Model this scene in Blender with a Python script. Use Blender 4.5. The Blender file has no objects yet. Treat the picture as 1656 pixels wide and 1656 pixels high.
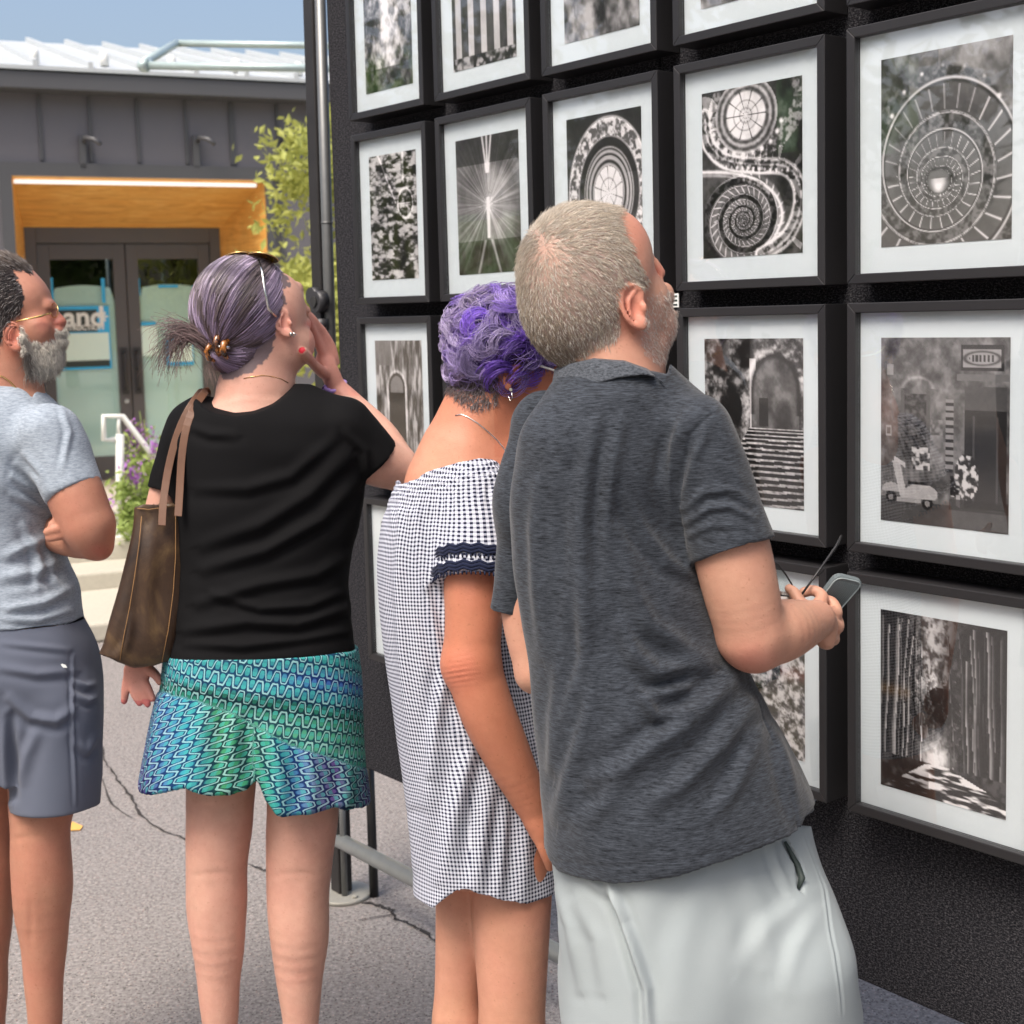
import bpy, math, random
import numpy as np
from mathutils import Matrix, Vector
random.seed(7); rng = np.random.default_rng(11)
SC = bpy.context.scene; COL = SC.collection
R = math.radians
# ------------------------------------------------------------------ camera
F, CX, CY, HC = 2200., 828., 724., 1.6
PITCH = R(90-5.453); ROLL = -.025
def _rx(a): c,s=math.cos(a),math.sin(a); return np.array([[1,0,0],[0,c,-s],[0,s,c]])
def _rz(a): c,s=math.cos(a),math.sin(a); return np.array([[c,-s,0],[s,c,0],[0,0,1]])
CM = _rx(PITCH)@_rz(ROLL); CO = np.array([0,0,HC])
cam = bpy.data.cameras.new('camera'); camo = bpy.data.objects.new('camera', cam); COL.objects.link(camo)
camo.matrix_world = Matrix([[*CM[i], CO[i]] for i in range(3)]+[[0,0,0,1]])
cam.sensor_width = 36; cam.lens = F/1656*36; cam.shift_y = -(828-CY)/1656; cam.clip_end = 500
cam.dof.use_dof = True; cam.dof.focus_distance = 2.15; cam.dof.aperture_fstop = 8
SC.camera = camo
def ray(x, y): return CM@np.array([(x-CX)/F, -(y-CY)/F, -1.])
def on_plane(x, y, P, n):
    d = ray(x, y); return CO+d*(np.dot(n, P-CO)/np.dot(n, d))
def on_ground(x, y, z=0.):
    d = ray(x, y); return CO+d*((z-HC)/d[2])
# ------------------------------------------------------------------ object helpers
def tag(o, label=None, cat=None, group=None, kind=None):
    if label: o['label'] = label
    if cat: o['category'] = cat
    if group: o['group'] = group
    if kind: o['kind'] = kind
    return o
def empty(name, loc=(0,0,0), rz=0.):
    o = bpy.data.objects.new(name, None); COL.objects.link(o); o.location = loc; o.rotation_euler = (0,0,rz)
    o.empty_display_size = .1
    return o
def wmat(o):
    m = Matrix.Translation(o.location)@o.rotation_euler.to_matrix().to_4x4()
    return wmat(o.parent)@m if o.parent else m
def link(name, me, mat, parent=None, world=True):
    """mesh given in world coordinates -> object with its origin at the mesh's base (or under its parent)"""
    o = bpy.data.objects.new(name, me); COL.objects.link(o)
    if mat is not None:
        for m in (mat if isinstance(mat, (list,tuple)) else [mat]): me.materials.append(m)
    if parent is not None:
        o.parent = parent
        if world: me.transform(wmat(parent).inverted())
    elif world and len(me.vertices):
        a = np.empty(len(me.vertices)*3, dtype=np.float32); me.vertices.foreach_get('co', a); a = a.reshape(-1,3)
        b = (a.min(0)+a.max(0))/2; b[2] = a[:,2].min()
        me.transform(Matrix.Translation(-Vector(b.tolist()))); o.location = b.tolist()
    return o
class MB:
    """collects boxes, tubes, prisms into one mesh"""
    def __init__(s): s.v=[]; s.f=[]; s.sm=[]
    def add(s, vs, fs, smooth=False):
        n=len(s.v); s.v+= [tuple(map(float,v)) for v in vs]; s.f+=[tuple(i+n for i in f) for f in fs]; s.sm+=[smooth]*len(fs); return s
    def box(s, x0,x1,y0,y1,z0,z1, T=None):
        vs=[(x,y,z) for x in (x0,x1) for y in (y0,y1) for z in (z0,z1)]
        if T: vs=[T(*v) for v in vs]
        return s.add(vs,[(0,1,3,2),(4,6,7,5),(0,4,5,1),(2,3,7,6),(0,2,6,4),(1,5,7,3)])
    def tube(s, pts, r, n=12, cap=True):
        pts=[Vector(p) for p in pts]; rs=r if isinstance(r,(list,tuple)) else [r]*len(pts)
        base=len(s.v); up=None; rings=[]
        for i,p in enumerate(pts):
            d=(pts[min(i+1,len(pts)-1)]-pts[max(i-1,0)]).normalized()
            if up is None: up=d.orthogonal().normalized()
            else: up=(up-d*up.dot(d)).normalized()
            w=d.cross(up); rings.append([p+(up*math.cos(2*math.pi*k/n)+w*math.sin(2*math.pi*k/n))*rs[i] for k in range(n)])
        vs=[v for ring in rings for v in ring]; fs=[]
        for i in range(len(pts)-1):
            for k in range(n): fs.append((i*n+k,i*n+(k+1)%n,(i+1)*n+(k+1)%n,(i+1)*n+k))
        s.add(vs,fs,True)
        if cap: s.f+=[tuple(base+k for k in reversed(range(n))), tuple(base+(len(pts)-1)*n+k for k in range(n))]; s.sm+=[False]*2
        return s
    def poly(s, pts, off):
        """flat polygon pts (3D) thickened by the vector off"""
        n=len(pts); a=[Vector(p) for p in pts]; b=[p+Vector(off) for p in a]
        return s.add(a+b,[tuple(range(n)),tuple(reversed(range(n,2*n)))]+[(i,n+i,n+(i+1)%n,(i+1)%n) for i in range(n)])
    def mesh(s, name):
        me=bpy.data.meshes.new(name); me.from_pydata(s.v,[],s.f); me.polygons.foreach_set('use_smooth',s.sm); 
        import bmesh
        bm=bmesh.new(); bm.from_mesh(me); bmesh.ops.recalc_face_normals(bm,faces=bm.faces); bm.to_mesh(me); bm.free(); me.update(); return me
    def build(s, name, mat, parent=None, bevel=0, world=True):
        o=link(name,s.mesh(name),mat,parent,world)
        if bevel:
            b=o.modifiers.new('bevel','BEVEL'); b.width=bevel; b.segments=2; b.limit_method='ANGLE'; b.angle_limit=R(50)
        return o
def grid_mesh(name, V, nx, ny, colors=None):
    """V: (ny,nx,3)"""
    me=bpy.data.meshes.new(name); i=np.arange(nx*ny).reshape(ny,nx)
    q=np.stack([i[:-1,:-1],i[:-1,1:],i[1:,1:],i[1:,:-1]],-1).reshape(-1,4)
    np_mesh(me,V.reshape(-1,3),q)
    if colors is not None: set_color(me,colors.reshape(-1,3))
    return me
def np_mesh(me, V, Q, smooth=True):
    k=Q.shape[1]
    me.vertices.add(len(V)); me.vertices.foreach_set('co',np.ascontiguousarray(V,dtype=np.float32).ravel())
    me.loops.add(Q.size); me.loops.foreach_set('vertex_index',np.ascontiguousarray(Q,dtype=np.int32).ravel())
    me.polygons.add(len(Q)); me.polygons.foreach_set('loop_start',np.arange(len(Q),dtype=np.int32)*k)
    me.polygons.foreach_set('use_smooth',np.full(len(Q),smooth)); me.update(calc_edges=True); return me
def set_color(me, c, name='col'):
    a=me.attributes.new(name,'FLOAT_COLOR','POINT'); d=np.ones((len(c),4),dtype=np.float32); d[:,:3]=c; a.data.foreach_set('color',d.ravel())
def set_vec(me, c, name='uvm'):
    a=me.attributes.new(name,'FLOAT_VECTOR','POINT'); a.data.foreach_set('vector',np.ascontiguousarray(c,dtype=np.float32).ravel())
# ------------------------------------------------------------------ materials
class N:
    def __init__(s,name):
        s.m=bpy.data.materials.new(name); s.m.use_nodes=True; s.t=s.m.node_tree; s.b=s.t.nodes['Principled BSDF']; s.out=s.t.nodes['Material Output']
    def n(s,typ,**kw):
        x=s.t.nodes.new('ShaderNode'+typ)
        for k,v in kw.items():
            if k in x.bl_rna.properties.keys(): setattr(x,k,v)
        return x
    def put(s,sock,v):
        if isinstance(v,bpy.types.NodeSocket): s.t.links.new(v,sock)
        elif isinstance(v,(tuple,list)) and len(v)==3 and sock.type=='RGBA': sock.default_value=(*v,1)
        else: sock.default_value=v
    def math(s,op,a,b=0.,c=0.,clamp=False):
        x=s.n('Math',operation=op,use_clamp=clamp); s.put(x.inputs[0],a); s.put(x.inputs[1],b); s.put(x.inputs[2],c); return x.outputs[0]
    def mix(s,f,a,b,bt='MIX'):
        x=s.n('Mix',data_type='RGBA',blend_type=bt); s.put(x.inputs[0],f); s.put(x.inputs[6],a); s.put(x.inputs[7],b); return x.outputs[2]
    def noise(s,vec=None,scale=5.,detail=3.,rough=.5,dist=0.):
        x=s.n('TexNoise'); x.inputs['Scale'].default_value=scale; x.inputs['Detail'].default_value=detail; x.inputs['Roughness'].default_value=rough; x.inputs['Distortion'].default_value=dist
        if vec is not None: s.t.links.new(vec,x.inputs['Vector'])
        return x.outputs['Fac']
    def obj(s): return s.n('TexCoord').outputs['Object']
    def mapv(s,vec,scale=(1,1,1),rot=(0,0,0),loc=(0,0,0)):
        x=s.n('Mapping'); s.t.links.new(vec,x.inputs[0]); x.inputs['Scale'].default_value=scale; x.inputs['Rotation'].default_value=rot; x.inputs['Location'].default_value=loc; return x.outputs[0]
    def ramp(s,f,stops,interp='LINEAR'):
        x=s.n('ValToRGB'); s.put(x.inputs[0],f); cr=x.color_ramp; cr.interpolation=interp
        while len(cr.elements)<len(stops): cr.elements.new(.5)
        for e,(p,c) in zip(cr.elements,stops): e.position=p; e.color=(*c,1) if len(c)==3 else c
        return x.outputs[0]
    def attr(s,name): 
        return s.n('Attribute',attribute_name=name)
    def bump(s,h,strength=.3,dist=.01):
        x=s.n('Bump'); x.inputs['Strength'].default_value=strength; x.inputs['Distance'].default_value=dist; s.t.links.new(h,x.inputs['Height']); s.t.links.new(x.outputs[0],s.b.inputs['Normal']); return x
    def set(s,**kw):
        nm=dict(col='Base Color',rough='Roughness',metal='Metallic',spec='Specular IOR Level',sss='Subsurface Weight',coat='Coat Weight',sheen='Sheen Weight',alpha='Alpha',trans='Transmission Weight')
        for k,v in kw.items(): s.put(s.b.inputs[nm[k]],v)
        return s
def simple(name,col,rough=.6,metal=0.,var=.12,scale=30.,bump=.0,**kw):
    m=N(name); f=m.noise(m.obj(),scale,4.,.6)
    a=tuple(min(1,c*(1-var)) for c in col); b=tuple(min(1,c*(1+var)) for c in col)
    m.set(col=m.mix(f,a,b),rough=rough,metal=metal,**kw)
    if bump: m.bump(m.noise(m.obj(),scale*6,3.),bump,.004)
    return m.m
M={}
M['dark_metal']=simple('dark_metal',(.05,.05,.055),.45,.3)
M['post_dark']=simple('post_dark',(.028,.026,.026),.5,.2,.4,12)
M['galv']=simple('galvanised',(.5,.53,.52),.35,.7,.12,40)
M['pole']=simple('painted_pole',(.16,.165,.165),.4,.5,.15,30); M['plate']=simple('base_steel',(.36,.35,.31),.6,.3,.2,40)
M['teal_pipe']=simple('teal_pipe',(.45,.55,.54),.4,.3)
M['facade']=simple('facade_panel',(.155,.148,.162),.5,.1,.08,.8)
M['fascia']=simple('fascia',(.1,.1,.105),.45,.2,.08,1)
M['doorframe']=simple('door_frame',(.115,.11,.115),.4,.2,.08,2)
M['roof']=simple('roof_metal',(.5,.53,.54),.5,.1,.06,2)
M['white_paint']=simple('white_paint',(.74,.74,.7),.45,0,.06,8)
M['black']=simple('black_plastic',(.015,.015,.016),.4)
M['rubber']=simple('black_rubber',(.02,.02,.02),.8)
M['gold']=simple('gold',(.75,.5,.2),.25,1,.1,50)
M['silver']=simple('silver',(.75,.75,.72),.2,1,.1,50)
def m_asphalt():
    m=N('asphalt'); o=m.obj(); sp=m.n('TexVoronoi',feature='F1'); sp.inputs['Scale'].default_value=170; m.t.links.new(o,sp.inputs['Vector'])
    f=m.noise(o,90,5,.75); g=m.noise(o,1.1,4,.6); g2=m.noise(o,9.,3,.6)
    c=m.ramp(f,[(.28,(.10,.092,.088)),(.46,(.235,.22,.21)),(.6,(.34,.318,.305)),(.76,(.56,.52,.5))])
    rnd=m.n('SeparateColor'); m.t.links.new(sp.outputs['Color'],rnd.inputs[0])
    st=m.math('GREATER_THAN',rnd.outputs[0],.86); nr=m.math('LESS_THAN',sp.outputs['Distance'],.42)
    c=m.mix(m.math('MULTIPLY',st,nr),c,m.mix(rnd.outputs[1],(.5,.44,.4),(.28,.2,.18)))
    dk=m.math('MULTIPLY',m.math('LESS_THAN',rnd.outputs[2],.1),nr); c=m.mix(m.math('MULTIPLY',dk,.8),c,(.07,.06,.06))
    c=m.mix(.65,c,m.mix(g,(.72,.7,.7),(1.1,1.07,1.05)),'MULTIPLY'); c=m.mix(.35,c,m.mix(g2,(.75,.75,.75),(1.15,1.15,1.15)),'MULTIPLY')
    m.set(col=c,rough=.9,spec=.25); m.bump(f,.5,.004); return m.m
M['asphalt']=m_asphalt()
def m_concrete():
    m=N('concrete'); o=m.obj(); f=m.noise(o,40,5,.7); g=m.noise(o,2,3)
    c=m.mix(f,(.42,.39,.32),(.6,.56,.47)); c=m.mix(.5,c,m.mix(g,(.75,.74,.72),(1.05,1.05,1)),'MULTIPLY'); m.set(col=c,rough=.85); m.bump(f,.2,.003); return m.m
M['concrete']=m_concrete()
def m_wood():
    m=N('cedar_boards'); o=m.obj(); a=m.mapv(o,(1.2,1.2,14)); f=m.noise(a,3,5,.6,1.2)
    s=m.n('SeparateXYZ'); m.t.links.new(o,s.inputs[0])
    b=m.noise(m.mapv(o,(.5,4,4)),2.2,2)
    c=m.ramp(f,[(.25,(.62,.28,.06)),(.5,(.85,.45,.11)),(.75,(.95,.6,.2))]); c=m.mix(.6,c,m.mix(b,(.6,.55,.5),(1.15,1.15,1.1)),'MULTIPLY'); m.set(col=c,rough=.5); return m.m
M['wood']=m_wood()
def m_carpet():
    m=N('ribbed_carpet'); o=m.obj(); f=m.noise(m.mapv(o,(60,60,260)),2.2,3,.7); g=m.noise(o,330,2,.7)
    h=m.noise(m.mapv(o,(150,150,420)),1.,2,.8); c=m.ramp(m.math('ADD',m.math('MULTIPLY',g,.45),m.math('MULTIPLY',h,.55)),[(.36,(.004,.004,.006)),(.5,(.022,.022,.026)),(.66,(.12,.118,.128))]); c=m.mix(.4,c,m.mix(f,(.6,.6,.6),(1.2,1.2,1.2)),'MULTIPLY'); m.set(col=c,rough=.95,spec=.1); m.bump(g,.5,.003); return m.m
M['carpet']=m_carpet()
def m_frame():
    m=N('frame_wood'); o=m.obj(); f=m.noise(m.mapv(o,(1,1,1)),8,3); m.set(col=m.mix(f,(.018,.018,.02),(.028,.027,.029)),rough=.42,spec=.38); return m.m
M['frame']=m_frame()
M['mat_board']=simple('mat_board',(.64,.71,.745),.8,0,.02,60)
def m_glass(name='picture_glass',tint=(1,1,1),ior=1.5,rough=.0):
    m=N(name); tr=m.n('BsdfTransparent'); tr.inputs[0].default_value=(*tint,1); gl=m.n('BsdfGlossy'); gl.inputs['Roughness'].default_value=rough
    gl.inputs[0].default_value=(1,1,1,1); lw=m.n('LayerWeight'); lw.inputs[0].default_value=.5; r0=((ior-1)/(ior+1))**2; fr=m.math('ADD',m.math('MULTIPLY',m.math('POWER',lw.outputs['Facing'],5.),1-r0),r0); mx=m.n('MixShader')
    m.t.links.new(fr,mx.inputs[0]); m.t.links.new(tr.outputs[0],mx.inputs[1]); m.t.links.new(gl.outputs[0],mx.inputs[2]); m.t.links.new(mx.outputs[0],m.out.inputs[0]); return m.m
M['glass']=m_glass(ior=1.68); M['door_glass']=m_glass('door_glass',(.93,.98,.96),1.7); M['lens']=m_glass('lens_glass',(.9,.93,.93),1.6); M['lens_dark']=m_glass('sunglass_lens',(.25,.2,.12),2.0)
def m_print():
    m=N('photo_print'); a=m.attr('col'); m.set(col=a.outputs['Color'],rough=.35,spec=.4); return m.m
M['print']=m_print()
def m_leaf(name,a,b):
    m=N(name); o=m.obj(); f=m.noise(o,3.5,2); r=m.n('ObjectInfo'); w=m.n('TexWhiteNoise',noise_dimensions='3D'); g=m.n('NewGeometry')
    f2=m.noise(o,40,1); c=m.mix(m.math('ADD',m.math('MULTIPLY',f,.6),m.math('MULTIPLY',f2,.45)),a,b); m.set(col=c,rough=.55,spec=.3)
    t=m.n('BsdfTranslucent'); m.t.links.new(c,t.inputs[0]); mx=m.n('MixShader'); mx.inputs[0].default_value=.35
    m.t.links.new(m.b.outputs[0],mx.inputs[1]); m.t.links.new(t.outputs[0],mx.inputs[2]); m.t.links.new(mx.outputs[0],m.out.inputs[0]); return m.m
M['leaf_yellow']=m_leaf('leaf_yellow_green',(.2,.27,.07),(.72,.7,.2)); M['leaf_dark']=m_leaf('leaf_dark_green',(.035,.06,.012),(.12,.17,.03)); M['leaf_plant']=m_leaf('leaf_plant',(.2,.3,.06),(.5,.6,.2))
M['petal']=simple('petal',(.4,.14,.5),.6); M['bark']=simple('bark',(.12,.09,.07),.9,0,.4,20,.5)
M['paper']=simple('masking_paper',(.66,.8,.78),.8,0,.12,1.6); M['white_paper']=simple('white_paper',(.75,.95,.86),.7,0,.05,3)
M['tape']=simple('blue_tape',(.05,.48,.85),.6,0,.15,6); M['sign_black']=simple('sign_black',(.035,.05,.045),.6); M['sign_white']=simple('sign_white',(.85,.88,.85),.6,0,.02)
M['interior']=simple('dark_interior',(.02,.02,.02),.9); M['led']=simple('light_tube',(.85,.85,.82),.4,0,.02); M['led'].node_tree.nodes['Principled BSDF'].inputs['Emission Color'].default_value=(1,.98,.92,1); M['led'].node_tree.nodes['Principled BSDF'].inputs['Emission Strength'].default_value=.45
M['orange']=simple('orange_paint',(.72,.38,.1),.8,0,.2,60); M['crack']=simple('crack_dark',(.035,.03,.028),1)
def m_skin(name,base,red,freck=.15,sss=.08):
    m=N(name); o=m.obj(); a=m.attr('col'); f=m.noise(o,9,4,.6); g=m.noise(o,60,3,.7); h=m.noise(o,420,2,.6)
    c=m.mix(m.ramp(f,[(.2,(0,0,0)),(.95,(1,1,1))]),base,red); c=m.mix(.5,c,m.mix(g,(.8,.68,.64),(1.16,1.16,1.14)),'MULTIPLY'); mo=m.noise(o,26,4,.6); c=m.mix(.5,c,m.mix(mo,(.82,.72,.7),(1.15,1.17,1.17)),'MULTIPLY')
    fr=m.ramp(m.noise(o,210,1,.4),[(.68,(0,0,0)),(.78,(1,1,1))]); c=m.mix(m.math('MULTIPLY',fr,freck),c,(.3,.12,.06))
    c=m.mix(1.,c,a.outputs['Color'],'MULTIPLY')
    m.set(col=c,rough=.5,spec=.35,sss=sss); m.b.inputs['Subsurface Radius'].default_value=(.012,.005,.003); m.b.inputs['Subsurface Scale'].default_value=1.
    m.bump(m.math('ADD',g,m.math('MULTIPLY',h,.6)),.22,.003); return m.m
def m_heather(name,dark,light,sc=(70,70,420),thr=(.35,.68),bump=.15,mid=.0):
    m=N(name); o=m.obj(); f=m.noise(m.mapv(o,sc,(0,R(4),0)),1.6,4,.75); g=m.noise(o,3,3); w=m.noise(o,700,1)
    c=m.ramp(f,[(thr[0],dark),(thr[1],light)]); c=m.mix(.35,c,m.mix(g,(.8,.8,.8),(1.15,1.15,1.15)),'MULTIPLY')
    m.set(col=c,rough=.85,spec=.15,sheen=.15); m.bump(m.math('ADD',m.math('MULTIPLY',f,.5),w),bump,.0015); return m.m
def m_cloth(name,a,b,bump=.15,sheen=.1,rough=.85):
    m=N(name); o=m.obj(); g=m.noise(o,6,4,.6); w=m.noise(m.mapv(o,(600,600,900)),1,2); c=m.mix(g,a,b); m.set(col=c,rough=rough,spec=.15,sheen=sheen); m.bump(w,bump,.001); return m.m
M['polo']=m_heather('charcoal_heather',(.005,.0063,.009),(.068,.08,.1),(45,45,520))
M['collar']=m_heather('charcoal_heather_collar',(.02,.024,.03),(.13,.145,.17),(120,120,420))
M['grey_tee']=m_heather('light_grey_heather',(.19,.225,.27),(.38,.44,.51),(55,55,300),(.3,.62))
M['black_tee']=m_cloth('black_jersey',(.003,.003,.0035),(.006,.006,.007),.1,.0)
M['khaki']=m_cloth('pale_grey_twill',(.30,.345,.36),(.36,.40,.41),.3,.05)
M['slate']=m_cloth('slate_twill',(.095,.11,.15),(.13,.145,.19),.12,.1)
M['navy_lace']=m_cloth('navy_lace',(.008,.012,.035),(.015,.02,.05),.3)
def m_gingham():
    m=N('gingham'); u=m.attr('uvm'); s=m.n('SeparateXYZ'); m.t.links.new(u.outputs['Vector'],s.inputs[0])
    wob=m.math('MULTIPLY',m.math('SUBTRACT',m.noise(u.outputs['Vector'],9,1),.5),.008)
    p=.0064
    def chk(x): return m.math('GREATER_THAN',m.math('FRACT',m.math('DIVIDE',m.math('ADD',x,wob),p)),.5)
    a,b=chk(s.outputs[0]),chk(s.outputs[1]); t=m.math('ADD',a,b)
    c=m.ramp(m.math('DIVIDE',t,2.),[(0,(.66,.68,.75)),(.25,(.36,.38,.46)),(.75,(.012,.014,.035))],'CONSTANT')
    m.set(col=c,rough=.85,spec=.15); m.bump(m.noise(m.obj(),500,2),.15,.001); return m.m
M['gingham']=m_gingham()
def m_skirt():
    m=N('zigzag_knit'); u=m.attr('uvm'); s=m.n('SeparateXYZ'); m.t.links.new(u.outputs['Vector'],s.inputs[0]); X,Y,Fl=s.outputs
    # meander: rounded square wave along X with period .02, rows every .021
    kx=2*math.pi/.027; ph=m.math('MULTIPLY',X,kx); p=.047; A=.25
    w=m.math('ADD',m.math('SINE',ph),m.math('MULTIPLY',m.math('SINE',m.math('MULTIPLY',ph,3.)),.16))
    gw=m.math('ADD',m.math('COSINE',ph),m.math('MULTIPLY',m.math('COSINE',m.math('MULTIPLY',ph,3.)),.48)); sl=m.math('MULTIPLY',gw,A*p*kx); nrm=m.math('SQRT',m.math('ADD',m.math('MULTIPLY',sl,sl),1.))
    t=m.math('ADD',m.math('DIVIDE',Y,p),m.math('MULTIPLY',w,A)); fr=m.math('FRACT',t); idx=m.math('FLOOR',t)
    cc=m.attr('col'); var=m.noise(m.mapv(u.outputs['Vector'],(1,3,0)),9.,2); c0=m.mix(.6,cc.outputs['Color'],m.mix(var,(.4,.45,.55),(1.15,1.1,1.05)),'MULTIPLY')
    d1=m.mix(1.,c0,(.10,.15,.32),'MULTIPLY'); l1=m.mix(.55,c0,(.36,.58,.62)); l2=m.mix(.55,c0,(.05,.36,.34)); l3=m.mix(1.,c0,(.45,.55,.75),'MULTIPLY')
    ds=m.math('ABSOLUTE',m.math('SUBTRACT',fr,.5)); de=m.math('DIVIDE',m.math('SUBTRACT',.5,ds),nrm); ds=m.math('DIVIDE',ds,nrm); nz=m.math('MULTIPLY',m.math('SUBTRACT',m.noise(u.outputs['Vector'],60,2),.5),.04); ds=m.math('ADD',ds,nz)
    col=m.mix(m.math('GREATER_THAN',m.math('ABSOLUTE',m.math('SUBTRACT',fr,.5)),.27),c0,l2); col=m.mix(m.math('LESS_THAN',ds,.13),col,l3); col=m.mix(m.math('LESS_THAN',ds,.095),col,d1); col=m.mix(m.math('LESS_THAN',ds,.033),col,l1)
    col=m.mix(m.math('LESS_THAN',de,.075),col,d1); col=m.mix(m.math('LESS_THAN',de,.022),col,l1)
    kn=m.math('SINE',m.math('MULTIPLY',Y,2*math.pi/.0028)); col=m.mix(.15,col,m.mix(m.math('ADD',m.math('MULTIPLY',kn,.5),.5),(.6,.6,.6),(1.25,1.25,1.25)),'MULTIPLY')
    m.set(col=col,rough=.75,spec=.2); m.bump(kn,.1,.001); return m.m
M['skirt']=m_skirt()
def m_leather():
    m=N('waxed_leather'); o=m.obj(); f=m.noise(o,7,5,.65,.6); g=m.noise(o,90,3,.7)
    c=m.ramp(f,[(.3,(.018,.009,.006)),(.5,(.055,.03,.016)),(.66,(.13,.08,.035)),(.8,(.2,.13,.06))]); c=m.mix(.3,c,m.mix(g,(.6,.6,.6),(1.2,1.2,1.2)),'MULTIPLY')
    m.set(col=c,rough=.5,spec=.4); m.bump(g,.25,.002); return m.m
M['leather']=m_leather(); M['strap']=simple('strap_leather',(.15,.075,.045),.5,0,.25,20); M['stitch']=simple('stitch',(.3,.16,.06),.7)
def m_hair():
    m=N('hair_fibre'); a=m.attr('col'); m.set(col=a.outputs['Color'],rough=.42,spec=.45); return m.m
M['hair']=m_hair()
def m_tort():
    m=N('tortoiseshell'); o=m.obj(); f=m.noise(o,70,3,.6,1.); m.set(col=m.ramp(f,[(.4,(.02,.007,.004)),(.62,(.45,.16,.03)),(.75,(.75,.42,.15))]),rough=.15,coat=.6); return m.m
M['tort']=m_tort()
# ------------------------------------------------------------------ world and light
w=bpy.data.worlds.new('World'); SC.world=w; w.use_nodes=True; nt=w.node_tree; bg=nt.nodes['Background']
sky=nt.nodes.new('ShaderNodeTexSky'); sky.sky_type='NISHITA'; sky.sun_disc=False
SUN_EL,SUN_AZ=R(58),R(215)      # azimuth clockwise from +Y : light from behind-left of the camera
sky.sun_elevation=SUN_EL; sky.sun_rotation=SUN_AZ; sky.dust_density=6.; sky.air_density=1.; sky.ozone_density=.6
nt.links.new(sky.outputs[0],bg.inputs[0]); bg.inputs[1].default_value=.125
sl=bpy.data.lights.new('sun','SUN'); sl.energy=1.5; sl.angle=R(25); sl.color=(1,.95,.88)
so=bpy.data.objects.new('sun',sl); COL.objects.link(so)
d=Vector((math.sin(SUN_AZ)*math.cos(SUN_EL),math.cos(SUN_AZ)*math.cos(SUN_EL),math.sin(SUN_EL)))
so.rotation_euler=d.to_track_quat('Z','Y').to_euler(); so.location=d*20
vs=SC.view_settings; vs.view_transform='Standard'; vs.look='None'; vs.gamma=1; vs.exposure=.9
# ------------------------------------------------------------------ ground
me=bpy.data.meshes.new('ground'); s=150
me.from_pydata([(-s,-s,0),(s,-s,0),(s,s,0),(-s,s,0)],[],[(0,1,2,3)]); g=link('ground',me,M['asphalt']); tag(g,kind='structure')
def ribbon(name,pxs,wd,mat,z,parent=None,sub=6):
    P=[on_ground(x,y) for x,y in pxs]; Q=[]
    for a,b in zip(P[:-1],P[1:]):
        for i in range(sub): Q.append(a+(b-a)*i/sub)
    Q.append(P[-1]); Q=[q+np.array([random.uniform(-1,1),random.uniform(-1,1),0])*wd*.9 for q in Q]
    v=[];f_=[]
    for i,q in enumerate(Q):
        t=Q[min(i+1,len(Q)-1)]-Q[max(i-1,0)]; n=np.array([-t[1],t[0],0]); n/=np.linalg.norm(n)+1e-9
        ww=wd*random.uniform(.25,1)*(1 if 0<i<len(Q)-1 else .1)
        v+=[(q[0]+n[0]*ww,q[1]+n[1]*ww,z),(q[0]-n[0]*ww,q[1]-n[1]*ww,z)]
        if i: k=2*i; f_.append((k-2,k-1,k+1,k))
    me=bpy.data.meshes.new(name); me.from_pydata(v,[],f_); return link(name,me,mat,parent)
for pts,wd in [([(165,1205),(172,1235),(190,1262),(212,1288),(225,1318),(262,1345),(312,1363)],.006),([(150,1230),(180,1300),(215,1325)],.004),([(385,1396),(410,1402),(440,1414)],.005),
    ([(585,1460),(612,1466),(634,1474),(638,1488),(665,1496),(690,1512),(715,1528),(745,1548),(800,1590),(860,1640)],.0065),([(580,1490),(610,1484),(636,1480)],.003)]:
    o=ribbon('crack',pts,wd,M['crack'],.004,g); 
pp=[on_ground(x,y) for x,y in [(104,1334),(118,1331),(134,1338),(130,1344),(112,1345),(100,1342)]]
MB().poly([(p[0],p[1],.003) for p in pp],(0,0,.002)).build('paint_mark',M['orange'],g)
# ------------------------------------------------------------------ display wall
U=np.array([.6364,-.7714,0]); NW=np.array([-.7714,-.6364,0]); WB=np.array([-.4949,3.6704,0.])
ARZ=math.atan2(U[1],U[0])
wall=empty('display_wall',WB,ARZ); tag(wall,'tall black carpeted exhibition wall hung with framed photographs, on a dark post and pipe rail','display wall')
# local frame of the wall: +X along it to the right, -Y towards the viewer, +Z up
k=0
for x0,x1 in [(.066,1.255),(1.259,2.45),(2.454,3.6)]:
    MB().box(x0,x1,0,.04,.40,2.95).build('carpet_panel',M['carpet'],wall,.004,world=False)
TL=lambda x,y,z:(x+.013*z,y,z)
MB().box(-.046,.0,-.022,.022,.012,3.0,TL).build('post',M['post_dark'],wall,.004,world=False)
MB().tube([(.021,-.006,.35),(.055,-.006,3.0)],.015,16).tube([(.0405,-.006,1.86),(.0405,-.006,1.864)],.0165,16).build('upright_pipe',M['pole'],wall,world=False)
MB().tube([(.012,-.012,.01),(.016,-.012,.36)],.009,16).build('leg_pipe',M['pole'],wall,world=False)
mb=MB(); mb.tube([(-.01,0,0),(-.01,0,.012)],.075,36); mb.tube([(.045,0,.01),(.045,0,.02)],.008,8); mb.build('base_plate',M['plate'],wall,world=False)
MB().tube([(-.01,-.012,.165),(2.2,-.012,.162),(3.6,-.012,.16)],.021,18).build('rail',M['galv'],wall,world=False)
MB().tube([(.05,.06,0),(.05,.06,.45)],.013,12).build('brace_leg',M['black'],wall,world=False)
mb=MB(); mb.tube([(.034,-.05,1.655),(.034,-.022,1.655)],[.028,.03],20); mb.tube([(.006,-.045,1.67),(.006,-.02,1.67)],.024,18); mb.tube([(.04,-.035,1.61),(.04,-.035,1.58)],.018,12)
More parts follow.
